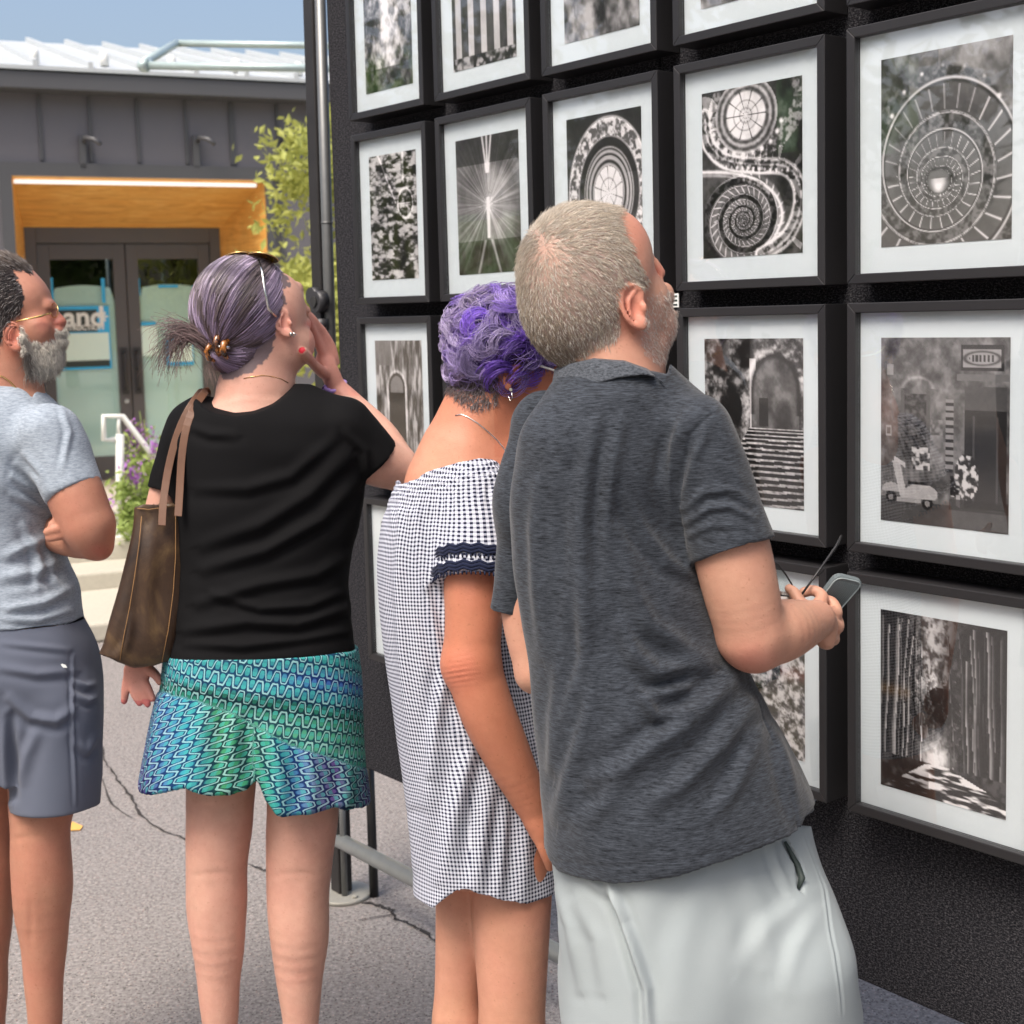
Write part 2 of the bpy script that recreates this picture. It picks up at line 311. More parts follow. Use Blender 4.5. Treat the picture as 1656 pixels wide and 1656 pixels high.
mb.box(-.02,.03,-.03,-.02,1.56,1.64); cl=mb.build('pipe_clamp',M['dark_metal'],wall,world=False)
MB().tube([(.034,-.055,1.655),(.034,-.0505,1.655)],.014,16).build('clamp_hole',M['rubber'],cl,world=False)
# ------------------------------------------------------------------ printed photographs (flat art drawn per vertex)
def vnoise(H,W,sy,sx,seed):
    r=np.random.default_rng(seed); gy,gx=int(H/sy)+3,int(W/sx)+3; g=r.random((gy,gx))
    y=np.arange(H)/sy; x=np.arange(W)/sx; yi=y.astype(int); xi=x.astype(int); fy=y-yi; fx=x-xi; fy=fy*fy*(3-2*fy); fx=fx*fx*(3-2*fx); fy=fy[:,None]; fx=fx[None]
    a=g[np.ix_(yi,xi)]; b=g[np.ix_(yi,xi+1)]; c=g[np.ix_(yi+1,xi)]; d=g[np.ix_(yi+1,xi+1)]
    return (a*(1-fx)+b*fx)*(1-fy)+(c*(1-fx)+d*fx)*fy
def fbm(H,W,sy,sx,seed,o=4):
    t=0;a=1;n=0
    for i in range(o):
        t=t+a*vnoise(H,W,max(sy/2**i,1.01),max(sx/2**i,1.01),seed+i*17); n+=a; a*=.6
    return t/n
def ctr(v,k=2.2): return np.clip((v-.5)*k+.5,0,1)
def sm(a,b,x): t=np.clip((x-a)/(b-a),0,1); return t*t*(3-2*t)
def line(d,w): return np.exp(-(d/w)**2)
def art(kind,H,W):
    Y,X=np.mgrid[0:H,0:W]; y=Y/H; x=X/W; tint=np.zeros((H,W,3)); tex=fbm(H,W,H/6,W/6,sum(map(ord,kind)),5); fine=fbm(H,W,4,4,5,2)
    asp=W/H
    def spiral(cx,cy,ex,ey,g,turns,ph,inv=1):
        """log-ish spiral staircase: returns tone image and mask radius"""
        dx=(x-cx)/ex; dy=(y-cy)/ey; r=np.sqrt(dx*dx+dy*dy)+1e-5; th=np.arctan2(dy,dx)*inv
        s=np.log(r)/g+th/(2*np.pi)+ph; fr=s-np.floor(s)
        st=np.abs(((th*14/np.pi*(1.0)+s*1.3)%1)-.5)
        v=.42+.18*np.sin(fr*6.28)
        v=np.where(fr<.5,v*.85,v*.6)
        v+=.55*line(fr-.5,.03)+.45*line(fr-.96,.035)+.3*line(fr-.57,.02)
        v+=np.where((fr>.02)&(fr<.46),.5*line(st-.5,.09),0)
        v+=np.where((fr>.6)&(fr<.93),.35*(ctr(fine,4)-.5),0)
        return v,r
    if kind=='spiral':
        r0=np.hypot((x-.46)/.52,(y-.6)/.42); dx=(x-(.455-.0*r0))/.5; dy=(y-(.69-.10*np.clip(r0,0,1.2)))/.42; r=np.hypot(dx,dy)+1e-4; th=np.arctan2(dy,dx)
        s_=np.log(r)/.60-th/(2*np.pi)+.30; fr=s_-np.floor(s_); st=np.abs(((th*13/np.pi+.35*s_)%1)-.5)
        v=.36+.12*fr+.06*(tex-.5); v=np.where(fr>.62,.24+.25*ctr(fine,2.5),v); v+=.5*line(st-.5,.055)*(fr>.06)*(fr<.5)*(.6+.6*(np.sin(th+.4)>-.5))
        v+=.55*line(fr-.585,.022)-.2*line(fr-.545,.03)+.42*line(fr-.975,.02)+.4*line(fr-.0,.018)
        v=np.where(r<.17,.42+.5*sm(.16,.05,r)*(y>.66),v); v-=.25*line(r-.19,.02); v+=.5*line(np.hypot((x-.455)/.05,(y-.715)/.035)-0,.8)
        for i in range(7):
            a=3.6+i*.36; v+=.8*line(np.hypot((x-.5-.46*np.cos(a)),(y-.48-.40*np.sin(a))*1.2),.014)
        out=sm(1.12,1.2,r)*(y<.5); v=v*(1-out)+out*(.42+.25*ctr(tex,3)-.12*(x<.45)); v=np.where((x<.22)&(y<.45),v*(.5+.7*tex),v); v=v*.86+.06
        tint[...,1]+=.035*(x<.3)*ctr(tex,3)*(y<.5)
    elif kind=='double_spiral':
        def pl(pts):
            P=np.array(pts,float); n=[]; 
            for k in range(len(P)-1):
                p0,p1,p2,p3=P[max(k-1,0)],P[k],P[k+1],P[min(k+2,len(P)-1)]
                for t in np.arange(0,1,.125): n.append(.5*((2*p1)+(-p0+p2)*t+(2*p0-5*p1+4*p2-p3)*t*t+(-p0+3*p1-3*p2+p3)*t**3))
            n=np.array(n+[P[-1]]); best=np.full(x.shape,9.); sg=np.zeros(x.shape); al=np.zeros(x.shape)
            for k in range(len(n)-1):
                a=n[k]; e=n[k+1]-a; L=e@e+1e-9; px=x-a[0]; py=(y-a[1]); t=np.clip((px*e[0]+py*e[1])/L,0,1); dx_=px-t*e[0]; dy_=(py-t*e[1])*1.35; d=np.hypot(dx_,dy_); m=d<best; best=np.where(m,d,best); sg=np.where(m,np.sign(e[0]*py-e[1]*px),sg); al=np.where(m,k+t,al)
            return best*sg,al
        v=.13+.22*ctr(tex,2.5)
        v2,r2=spiral(.42,.78,.40,.27,.52,1,.3); m=sm(1.06,.98,r2); v=v*(1-m)+m*(v2*1.0)
        d,al=pl([(.95,.0),(.98,.14),(.78,.32),(.45,.38),(.2,.3),(.13,.16),(.2,.02)]); v=np.where(np.abs(d)<.075,.28+.35*ctr(fine,3),v)
        d,al=pl([(.02,.14),(.06,.3),(.24,.42),(.55,.47),(.82,.5),(.95,.6),(.96,.74),(.84,.9),(.6,.99)]); v=np.where(np.abs(d)<.05,.18+.4*ctr(fine,4),v); v+=.75*line(d-.055,.013)+.6*line(d+.055,.013)+.35*line(d+.01,.01); v+=.35*line(np.abs((al*.6%1)-.5)-.5,.1)*(d<-.06)*(d>-.16)
        d,al=pl([(0,.47),(.25,.49),(.5,.54),(.72,.64),(.8,.78),(.7,.92)]); v+=.7*line(d,.014)+.3*line(d-.03,.012)
        r=np.hypot((x-.45)/.2,(y-.17)/.145); th=np.arctan2((y-.17)/.145,(x-.45)/.2); v=np.where(r<1.55,.5+.2*np.sin(r*22)+.12*ctr(fine,3),v); rad=np.abs(((th*5/np.pi)%1)-.5); v=np.where(r<1,.95-.6*line(rad-.5,.05)-.3*line(r-.6,.03)-.3*line(r-.3,.03)-.4*line(r-1,.04),v)
        for i in range(12):
            a=.3+i*.27; v+=.9*line(np.hypot(x-.45-.36*np.cos(a),(y-.16-.24*np.sin(a))*1.2),.017)
            v+=.7*line(np.hypot(x-.25-i*.055,(y-.455-.006*i)*1.2),.012)
        v=v*(.65+.6*tex); tint[...,1]+=.06*(x>.75)*(y<.42)*ctr(tex,3)
    elif kind=='oval_dome':
        dx=(x-.56)/.5; dy=(y-.52)/.46; dx2=dx*.93+dy*.25; dy2=dy*.93-dx*.25; r=np.hypot(dx2,dy2); th=np.arctan2(dy2,dx2)
        v=.12+0*x; v=np.where((r>.78)&(r<1.02),.3+.5*ctr(fine,4),v); v+=.5*line(r-1.03,.02)+.4*line(r-.77,.015)
        v=np.where(r<.62,.38+.25*np.sin(r*70),v); rad=np.abs(((th*5/np.pi)%1)-.5); v=np.where(r<.36,.85-.45*line(rad-.5,.05)-.3*line(r-.2,.012),v); v+=.4*line(r-.62,.015)+.3*line(r-.5,.01)
        v+=.08*tex+.08*(x>.8)*(y>.4)+.07; tint[...,1]+=.05*(x<.15)*(y>.7)
    elif kind=='light_rays':
        dx=x-.5; dy=(y-.5)*1.4; r=np.hypot(dx,dy); th=np.arctan2(dy,dx); n1=np.interp((th+np.pi)/(2*np.pi)*180,np.arange(181),np.random.default_rng(3).random(181))
        v=.3+.25*tex-.15*(y>.75)+.5*n1**2*np.exp(-r*2.2)*(r>.03)+.6*np.exp(-r*22)
        v+=1.1*line(dx,.018)*((y>.44)&(y<.74)); 
        for k in(-.07,.0,.07): v+=.9*line(dx-k*(1-y/.3),.014)*(y<.27)
        v+=.35*line(np.abs(dx)-.13*(y-.75)/.25-.05,.02)*(y>.75); v=np.where(y<.2,v*.65,v); v+=.15*sm(.5,.3,r)*(x>.5)
        tint[...,1]+=.045*ctr(tex,4)*(y>.55); tint[...,2]-=.03*(y>.6)
    elif kind=='stone_wheel':
        a=fbm(H,W,5,11,9,3); v=ctr(a,3.2)*.75+.05; r=np.hypot((x-.75)*1.1,(y-.4)*1.5); th=np.arctan2((y-.4)*1.5,(x-.75)*1.1)
        v+=.5*line(r-.17,.014)+.3*line(np.abs(((th*4/np.pi)%1)-.5)-.5,.05)*(r<.17); v-=.3*line(r-.14,.02)
        v+=.5*line((x-.2)-(y)*.9,.016)*(y<.4)+.4*line(x-.72,.02)*(y<.25); v*=.75+.5*tex; tint+=np.array([.02,.03,-.01])*(ctr(tex,3)[...,None])
    elif kind=='arch_steps':
        a=fbm(H,W,9,9,21,4); v=ctr(a,2.6)*.62
        p=(x>.47)&(x<.53)&(y>.12)&(y<.6); v=np.where(p,.5+.35*tex,v)
        R1=np.hypot((x-.72)/.27,(y-.3)/.24); arch=(y<.3); rr=np.where(arch,R1,np.abs(x-.72)/.27); v+=.3*line(rr-1.0,.12)*(y<.62); v=np.where((rr<.86)&(y<.56)&(y>.08),.16+.35*ctr(tex,2.5),v); v-=.3*line(rr-.84,.07)*(y<.45)
        v=np.where((x>.56)&(x<.65)&(y>.35)&(y<.52),.05,v); v=np.where((np.hypot((x-.31)/.08,(y-.42)/.1)<1),.04,v)
        s=np.clip((y-.52)/.48,0,1); ph=(s**.72)*15+ .35*(x-.5)*s*3+.35*fbm(H,W,10,24,33,3); st=ph-np.floor(ph); stair=(st<.36)*(.85-.25*s)+(st>=.36)*.06; stair*=(.65+.6*fine); L=.47-.45*s; v=np.where((y>.53)&(x>L),stair,v); v=np.where((y>.62)&(x<=L),v*.35,v)
    elif kind=='shop_scooter':
        a=fbm(H,W,12,10,41,5); v=.3+.4*ctr(a,1.8)
        def rect(x0,x1,y0,y1): return (x>x0)&(x<x1)&(y>y0)&(y<y1)
        v=np.where(rect(.63,.95,.1,.13)|rect(.6,.99,.19,.22),.55,v); v=np.where(rect(.63,.95,.04,.17),.22,v); v=np.where(rect(.65,.93,.06,.155),.78,v)
        e=np.hypot((x-.79)/.13,(y-.107)/.035); v-=.45*line(e-1,.12)*(e<1.3); v=np.where((e<.75)&(np.abs(((x*34)%1)-.5)<.28)&(np.abs(y-.107)<.018),.25,v)
        v=np.where(rect(.66,.97,.25,.88),.07+.12*tex,v); v=np.where(rect(.66,.97,.25,.37),.35+.1*tex,v); v=np.where(rect(.72,.74,.4,.85)|rect(.9,.915,.4,.85),.35,v); v=np.where(rect(.75,.9,.4,.44),.02,v)
        r=np.hypot((x-.3)/.12,(y-.27)/.06); v=np.where(rect(.19,.37,.3,.6),.2+.25*ctr(fine,3),v); v+=.25*line(r-1,.15)*(y<.27); v=np.where(rect(.16,.19,.28,.6)|rect(.37,.4,.28,.6),.45,v)
        v=np.where(rect(.25,.4,.58,.7),.35+.6*(ctr(fine,5)),v); v=np.where(rect(.4,.5,.43,.51),.7-.3*ctr(fine,3),v); v=np.where(rect(.52,.58,.32,.7),.15+.55*(np.abs(((y*26)%1)-.5)<.3),v)
        v=np.where(rect(.05,.1,.14,.2),.75,v); v=np.where(rect(.04,.09,.47,.53)&~rect(.05,.08,.48,.52),.8,v)
        b=(np.hypot((x-.68)/.09,(y-.72)/.12)<1); v=np.where(b,.08+.95*ctr(fine,6),v); v=np.where(rect(.56,.62,.72,.83),.1+.9*ctr(fine,5),v); v=np.where(rect(.6,.63,.82,.88),.8,v)
        v=np.where(y>.86+.03*x,.3+.15*tex,v); v=np.where((y>.84)&(x>.55)&(y<.9),v*.5,v)
        # scooter : wheels, rear cowl, leg shield, seat
        for cx_,cy_ in((.085,.86),(.38,.88)):
            q=np.hypot((x-cx_)*asp,(y-cy_)); v=np.where(q<.034,.1,v); v=np.where(q<.016,.65,v)
        q=np.hypot((x-.33)/.13,(y-.83)/.055); v=np.where((q<1)&(y<.86),.82,v); q=np.hypot((x-.085)/.075,(y-.82)/.04); v=np.where((q<1)&(y<.83),.78,v)
        v=np.where((np.abs(x-(.13+.35*(y-.68)))<.03)&(y>.66)&(y<.86),.85,v); v=np.where((x>.13)&(x<.33)&(np.abs(y-.87)<.012),.75,v); v=np.where(rect(.22,.38,.765,.785),.12,v); v=np.where((np.abs(y-.655-.4*(x-.13))<.012)&(x>.11)&(x<.2),.9,v)
        v=v*.72+.06
    elif kind=='forest':
        a=fbm(H,W,7,5,51,4); X0,Y0=.45,.77; d=np.hypot((x-X0)/.11,(y-Y0)/.13); th=np.arctan2(Y0-y,x-X0); r=np.hypot(x-X0,(y-Y0)*.9)
        v=.07+.22*ctr(a,3)*(.4+.6*np.exp(-r*2)); gap=np.exp(-((x-(.38+.1*(.5-y)))/.17)**2)*sm(.6,.35,y); v=v*(1-gap*.6)+gap*(.35+.35*ctr(a,3.5)); v=np.where((np.hypot((x-.5)/.14,(y-.47)/.1)<1),v*.35,v)
        br=np.abs(((th*9/np.pi+2.2*a)%1)-.5); v+=.3*line(br-.5,.07)*np.exp(-((r-.3)/.16)**2)*(y<Y0)
        rs=np.random.default_rng(8)
        for i in range(46):
            sd=-1 if i%2 else 1; q=rs.random()**.8; bx=X0+sd*(.06+.48*q); wd=.004+.016*q*rs.uniform(.5,1.2); foot=Y0+.02+.17*q; lean=-sd*rs.uniform(-.01,.12)*(1-q*.6); c=bx+lean*np.clip(foot-y,0,1)**1.6+.006*np.sin(y*11+i); tone=rs.uniform(.03,.8)*(1.1-.4*q); mm=(np.abs(x-c)<wd)&(y<foot)&(y>.02+.35*(1-q)*rs.random()); v=np.where(mm,tone*(.6+.5*(x-c)/wd*-sd)+.1*a,v)
        v+=1.1*np.exp(-d**2)*(.65+.35*a)*(y<.87); sh=fbm(H,W,3.5,20,77,3); e=(y-.80); path=(e>0)&(x>X0-.06-e*1.9)&(x<X0+.1+e*4); v=np.where(path,.05+.95*ctr(sh,6)*(1-.6*e/.2*(x<.4)),v); v=np.where((e>0)&~path,.08+.25*ctr(a,3),v)
        tint[...,0]+=.10*line(y-.44,.03)*(x<.25); tint[...,1]+=.05*line(y-.44,.03)*(x<.25)
    elif kind=='bark_door':
        a=fbm(H,W,26,5,61,4); v=.15+.6*ctr(a,2.2); rr=np.where(y<.38,np.hypot((x-.45)/.17,(y-.38)/.12),np.abs(x-.45)/.17); ins=(rr<1)&(y<.85); v+=.3*line(rr-1.12,.1)*(y<.85); v=np.where(ins,.14+.08*(np.abs(((x*26)%1)-.5)>.4)+.1*tex,v); v=np.where((rr<.8)&(y<.42)&(y>.25),.5,v)
        tint+=np.array([.03,.01,-.02]); v=np.where((y<.2)&(x<.35),.35+.2*a,v)
    elif kind=='moss_rock':
        a=fbm(H,W,6,6,71,4); v=.1+.75*ctr(a,3.); tint+=np.array([.03,.02,-.02])*ctr(tex,3)[...,None]; tint[...,0]+=.12*line(y-.48,.04)*(x>.75)
    elif kind=='brown_alley':
        v=.15+.3*ctr(tex,2)+.15*(x>.5); tint+=np.array([.05,.02,-.01])
    elif kind=='courtyard':
        v=.2+.6*ctr(fbm(H,W,10,8,81,4),2.6); v+=.5*np.exp(-(((x-.5)/.2)**2+((y-.55)/.3)**2)); tint+=np.array([.0,.06,-.05])*sm(.65,.8,y)[...,None]*ctr(tex,3)[...,None]; v=np.where(y>.82,v*.6,v)
    elif kind=='columns':
        v=.2+.25*tex+.45*(np.abs(((x*5)%1)-.5)<.22)*(y>.3)*(y<.9); v=np.where(y>.9,.5*ctr(fine,3)+.2,v)
    else:
        v=.2+.55*ctr(tex,2.5)
    v=np.clip(v+.05*(fine-.5),0.01,1)
    v=v*(.55+.45*sm(.05,.75,v)); c=np.repeat(v[...,None]**1.9,3,2)*np.array([1.,.985,1.])*.86+.008+tint*.5
    return np.clip(c,0.003,.9)
def picture(name,x0,x1,z0,z1,kind,label,tilt=0.,res=1.,m=.058,mb_=.058):
    cxm=(x0+x1)/2; o=empty(name); o.parent=None; loc=WB+U*cxm; loc[2]=z0; 
    o.location=loc; o.rotation_euler=(0,0,ARZ); tag(o,label,'framed photograph','framed black and white photographs hung on the wall')
    hw=(x1-x0)/2; h=z1-z0; fw=.0165; yf=-.065
    mb=MB(); t=math.tan(R(tilt))
    def T(x,y,z): return (x-t*(z-h/2),y,z+t*x)
    def quad(a,b,c,d,y0,y1):
        mb.add([T(p[0],yy,p[1]) for yy in(y0,y1) for p in(a,b,c,d)],[(0,1,2,3),(4,7,6,5),(0,4,5,1),(1,5,6,2),(2,6,7,3),(3,7,4,0)])
    A=[(-hw,0),(hw,0),(hw,h),(-hw,h)]; Bq=[(-hw+fw,fw),(hw-fw,fw),(hw-fw,h-fw),(-hw+fw,h-fw)]
    for i in range(4): j=(i+1)%4; quad(A[i],A[j],Bq[j],Bq[i],yf,-.002)
    mb.build('frame',M['frame'],o,.0015,world=False)
    MB().box(-hw+fw+.0003,hw-fw-.0003,-.05,-.046,fw+.0003,h-fw-.0003,T).build('mat',M['mat_board'],o,world=False)
    MB().box(-hw+fw+.0006,hw-fw-.0006,-.056,-.0545,fw+.0006,h-fw-.0006,T).build('glass',M['glass'],o,world=False)
    W_=max(24,int((2*(hw-m))*520*res)); H_=max(24,int((h-m-mb_)*520*res)); c=art(kind,H_,W_)
    X=np.linspace(-hw+m,hw-m,W_); Z=np.linspace(h-m,mb_,H_); V=np.zeros((H_,W_,3)); 
    xx,zz=np.meshgrid(X,Z); V[...,0]=xx-t*(zz-h/2); V[...,1]=-.0508; V[...,2]=zz+t*xx
    me=grid_mesh('photo_print',V[:, ::1],W_,H_,c); me.flip_normals(); link('photo_print',me,M['print'],o,world=False)
    return o
Z1,Z2,Z3,Z0=(1.642,2.058),(1.191,1.610),(.737,1.156),(2.094,2.51)
CU=[(.255,.568),(.608,.945),(.982,1.313),(1.354,1.700),(1.744,2.092),(2.13,2.48)]
for c_,rz_,kd,lb,tl,rs in [
 (0,Z0,'courtyard','framed photograph of a mossy courtyard, leftmost in the topmost row',-.3,.8),
 (1,Z0,'columns','framed photograph of pale columns, second from left in the topmost row',0.2,.7),
 (2,Z0,'rock','framed photograph above the one with the carved oval skylight',0.,.5),
 (3,Z0,'alley','framed photograph above the one of the double S-shaped staircase',0.1,.5),
 (4,Z0,'rocks','framed photograph above the one of the single spiral staircase',0.,.5),
 (0,Z1,'stone_wheel','framed photograph of rough stones with an old wheel, beside the post at eye level',-.4,1.),
 (1,Z1,'light_rays','framed photograph of a white cross-shaped burst of light rays',.3,1.),
 (2,Z1,'oval_dome','framed photograph of an oval glass dome ringed by a carved spiral, behind the grey-haired head',.0,1.),
 (3,Z1,'double_spiral','framed photograph of two linked spiral stairs forming an S under a skylight',-.1,1.1),
 (4,Z1,'spiral','framed photograph of one large spiral staircase seen from above',.1,1.1),
 (0,Z2,'bark_door','framed photograph of an arched door in gnarled bark, above the raised elbow',.0,1.),
 (1,Z2,'rock','framed photograph mostly hidden behind the purple curly hair',0.,.5),
 (2,Z2,'columns','framed photograph hidden behind the man in the charcoal polo shirt',0.,.4),
 (3,Z2,'arch_steps','framed photograph of worn stone steps leading up under an arch',.05,1.1),
 (4,Z2,'shop_scooter','framed photograph of an old shop front with a scooter parked outside',-.1,1.1),
 (0,Z3,'brown_alley','framed brownish photograph lowest in the column nearest the post',.0,.8),
 (1,Z3,'alley','framed photograph low on the wall behind the gingham dress',.0,.4),
 (3,Z3,'moss_rock','framed photograph of mossy rock partly hidden by the elbow and polo shirt',.0,1.),
 (4,Z3,'forest','framed photograph of a tree-lined woodland path, lowest at the right',.1,1.1),
 (5,Z1,'alley','framed photograph at the far right beside the single spiral staircase',0.,.3),(5,Z2,'rock','framed photograph at the far right beside the shop front',0.,.3),(5,Z3,'alley','framed photograph at the far right beside the woodland path',0.,.3)]:
    if c_==5: continue
    picture('framed_photograph',CU[c_][0],CU[c_][1],rz_[0],rz_[1],kd,lb,tl,rs)
# price tag on the carpet
tg=empty('price_tag',WB+U*1.353+NW*.003+np.array([0,0,1.612]),ARZ); tag(tg,'tiny white price tag with dark bars, stuck on black carpet between two frames','price tag')
MB().box(-.0085,.0085,-.0635,-.0615,0,.026).build('card',M['sign_white'],tg,world=False)
mb=MB(); 
for i in range(3): mb.box(-.006,.006,-.0643,-.0637,.003+.008*i,.0065+.008*i)
mb.build('print_bars',M['sign_black'],tg,world=False)
# ------------------------------------------------------------------ far building
BX=np.array([.9135,.4067,0]); BY=np.array([-.4067,.9135,0]); DB=on_ground(190,775,.30)      # +X along the front, +Y into the building
FB=DB-BY*.85; FB[2]=0.
bld=empty('low_commercial_building',(FB[0],FB[1],0),math.atan2(BX[1],BX[0])); tag(bld,'low dark grey metal clad building with pale ribbed roof and wood lined entrance','building')
def bpx(x,y,dy=0.):
    p=on_plane(x,y,FB+BY*dy,BY)-FB; return float(p@BX),float(p[2])
oxl,_=bpx(21,330); oxr,_=bpx(429,330); _,otop=bpx(220,288); ixl,_=bpx(41,420,.85); ixr,_=bpx(357,420,.85); _,itop=bpx(200,368,.85)
_,efz=bpx(260,160); _,etz=bpx(260,132)
BW0,BW1=-9.,12.
mb=MB(); mb.box(BW0,oxl,0,.2,0,efz).box(oxr,BW1,0,.2,0,efz).box(oxl,oxr,0,.2,otop,efz)
mb.box(BW0,BW0+.2,.2,9,0,efz).box(BW1-.2,BW1,.2,9,0,efz).box(BW0,BW1,9,9.2,0,efz); wl=mb.build('wall',M['facade'],bld,world=False)
for sx in [-40,64,145,222,300,372,376,448,520]: 
    a,_=bpx(sx,200); MB().box(a-.012,a+.012,-.02,-.001,(otop+.12) if oxl-.1<a<oxr+.1 else .3,efz-.002).build('panel_seam',M['fascia'],bld,world=False)

MB().box(BW0-.1,BW1+.1,-.22,.0,efz,etz).build('fascia',M['fascia'],bld,.01,world=False)
rp=math.tan(R(13)); rf=MB(); rf.poly([(BW0-.1,-.24,etz+.005),(BW1+.1,-.24,etz+.005),(BW1+.1,4.7,etz+4.94*rp),(BW0-.1,4.7,etz+4.94*rp)],(0,0,.03))
rf.poly([(BW0-.1,9.4,etz+.005),(BW0-.1,4.7,etz+4.94*rp),(BW1+.1,4.7,etz+4.94*rp),(BW1+.1,9.4,etz+.005)],(0,0,.03)); ro=rf.build('roof',M['roof'],bld,world=False)
mb=MB(); x=BW0
while x<BW1:
    z=etz+.035; mb.add([(x+a,b,z+(b+.24)*rp+c) for a in(0,.035) for b in(-.24,4.7) for c in(0,.045)],[(0,1,3,2),(4,6,7,5),(0,4,5,1),(2,3,7,6),(0,2,6,4),(1,5,7,3)]); x+=.4
mb.build('rib',M['roof'],ro,world=False)
x=BW0+2.2
while x<3: z=etz+.04+.3*rp; MB().tube([(x,.05,z+.0),(x,.05,z+.07),(x,.07,z+.09)],.035,8).build('snow_guard',M['white_paint'],ro,world=False); x+=.52
# entrance: splayed wood reveal, trim, doors
wd=MB(); t=.02
def P3(x,y,z): return (x,y,z)
wd.poly([P3(oxl,.0,otop),P3(oxr,0,otop),P3(ixr,.85,itop),P3(ixl,.85,itop)],(0,0,t)).build('wood_soffit',M['wood'],bld,world=False)
MB().poly([P3(oxr,0,.3),P3(oxr,0,otop),P3(ixr,.85,itop),P3(ixr,.85,.3)],(t,0,0)).build('wood_reveal',M['wood'],bld,world=False)
MB().poly([P3(oxl,0,.3),P3(oxl,0,otop),P3(ixl,.85,itop),P3(ixl,.85,.3)],(-t,0,0)).build('wood_reveal',M['wood'],bld,world=False)
MB().box(oxl-.09,oxl-.001,-.05,-.001,.3,otop).box(oxl-.09,oxr+.09,-.05,-.001,otop,otop+.1).box(oxr+.001,oxr+.06,-.05,-.001,.3,otop).build('entrance_trim',M['fascia'],bld,world=False)
MB().box(oxl+.02,oxr-.06,.03,.07,otop-.05,otop-.022).build('light_tube',M['led'],bld,world=False)
y0=.85; fr=.09
mb=MB(); mb.box(ixl,ixl+fr,y0,y0+.12,.3,itop).box(ixr-fr,ixr,y0,y0+.12,.3,itop).box(ixl+fr,ixr-fr,y0,y0+.12,itop-.13,itop)
mb.build('door_frame',M['doorframe'],bld,.004,world=False)
MB().box(ixl-.5,ixr+.5,y0+.9,y0+1.,.3,itop+.4).box(ixl-.5,ixr+.5,y0+.13,y0+1.,.28,.3).build('dark_hallway',M['interior'],bld,world=False)
mid=(ixl+ixr)/2; dtop=itop-.135
def leaf(x0,x1,hand):
    sx=.1; gl0,gl1=x0+sx,x1-sx; zb,zt=.3+.2,dtop-.13
    d=MB(); d.box(x0,gl0,y0+.03,y0+.075,.305,dtop).box(gl1,x1,y0+.03,y0+.075,.305,dtop).box(gl0,gl1,y0+.03,y0+.075,.305,zb).box(gl0,gl1,y0+.03,y0+.075,zt,dtop)
    dr=d.build('door',M['doorframe'],bld,.003,world=False)
    MB().box(gl0,gl1,y0+.05,y0+.056,zb,zt).build('pane',M['door_glass'],dr,world=False)
    # brown paper behind the glass, curved upper edge
    pz=bpx(200,466,.9)[1]; n=16; top=[(gl0+(gl1-gl0)*i/n,y0+.07,pz+.03*math.sin(math.pi*i/n)-(.10 if i in(0,n) else 0)) for i in range(n+1)]
    MB().poly([(gl0,y0+.07,zb),*top,(gl1,y0+.07,zb)],(0,.003,0)).build('masking_paper',M['paper'],dr,world=False)
    hx=x1-.05 if hand>0 else x0+.05; hz=bpx(205,600,.85)[1]
    h=MB(); h.tube([(hx,y0+.03,hz+.16),(hx,y0-.03,hz+.16),(hx+hand*-.0,y0-.05,hz+.14),(hx,y0-.05,hz-.14),(hx,y0-.03,hz-.16),(hx,y0+.03,hz-.16)],.012,10).box(hx-.03,hx+.03,y0+.02,y0+.029,hz-.2,hz+.2)
    hd=h.build('door_handle',M['dark_metal'],dr,world=False)
    return dr,gl0,gl1,pz,zb
dl,a0,a1,pz,zb=leaf(ixl+fr+.003,mid-.004,1); dr_,c0,c1,_,_=leaf(mid+.004,ixr-fr-.003,-1)
hz=bpx(205,600,.85)[1]
MB().tube([(mid+.055,y0+.02,hz+.02),(mid+.055,y0+.01,hz+.02)],.022,16).build('lock',M['silver'],dr_,world=False)
MB().tube([(mid-.05,y0+.02,hz-.26),(mid-.05,y0+.01,hz-.26)],.02,16).build('lock',M['silver'],dr_,world=False)
def onl(par,name,x0,y0_,x1,y1,mat,dy=.895,th=.002):
    ax,az=bpx(x0,y0_,dy); bx_,bz=bpx(x1,y1,dy); return MB().box(ax,bx_,dy-th,dy,bz,az).build(name,mat,par,world=False)
YS=.899
onl(dl,'tape',79,449,87,485,M['tape']); onl(dl,'tape',163,450,171,490,M['tape'])
onl(dl,'tape',80,496,181,596,M['tape'],YS)
sg=onl(dl,'shop_sign',84,502,158,536,M['sign_black'],.8955)
onl(dl,'notice',88,540,178,582,M['white_paper'],.8955); onl(dl,'notice',88,584,178,592,M['sign_black'],.8955)
onl(dr_,'tape',220,450,227,478,M['tape']); onl(dr_,'tape',256,461,288,465,M['tape']); onl(dr_,'tape',311,462,316,480,M['tape']); onl(dr_,'tape',228,521,252,526,M['tape'])
onl(dr_,'notice',222,528,256,575,M['white_paper']); onl(dr_,'tape',268,548,314,590,M['tape'],YS); onl(dr_,'notice',273,553,312,584,M['white_paper'],.8955)
def text(body,size,par,x,y,z,mat,bold=.0):
    cu=bpy.data.curves.new('lettering','FONT'); cu.body=body; cu.size=size; cu.extrude=.0008; cu.offset=bold; to=bpy.data.objects.new('tmp',cu); COL.objects.link(to)
    dg=bpy.context.evaluated_depsgraph_get(); me=bpy.data.meshes.new_from_object(to.evaluated_get(dg)); bpy.data.objects.remove(to)
    me.transform(Matrix.Translation((x,y,z))@Matrix.Rotation(R(90),4,'X')); me.name='lettering'; return link('lettering',me,mat,par,world=False)
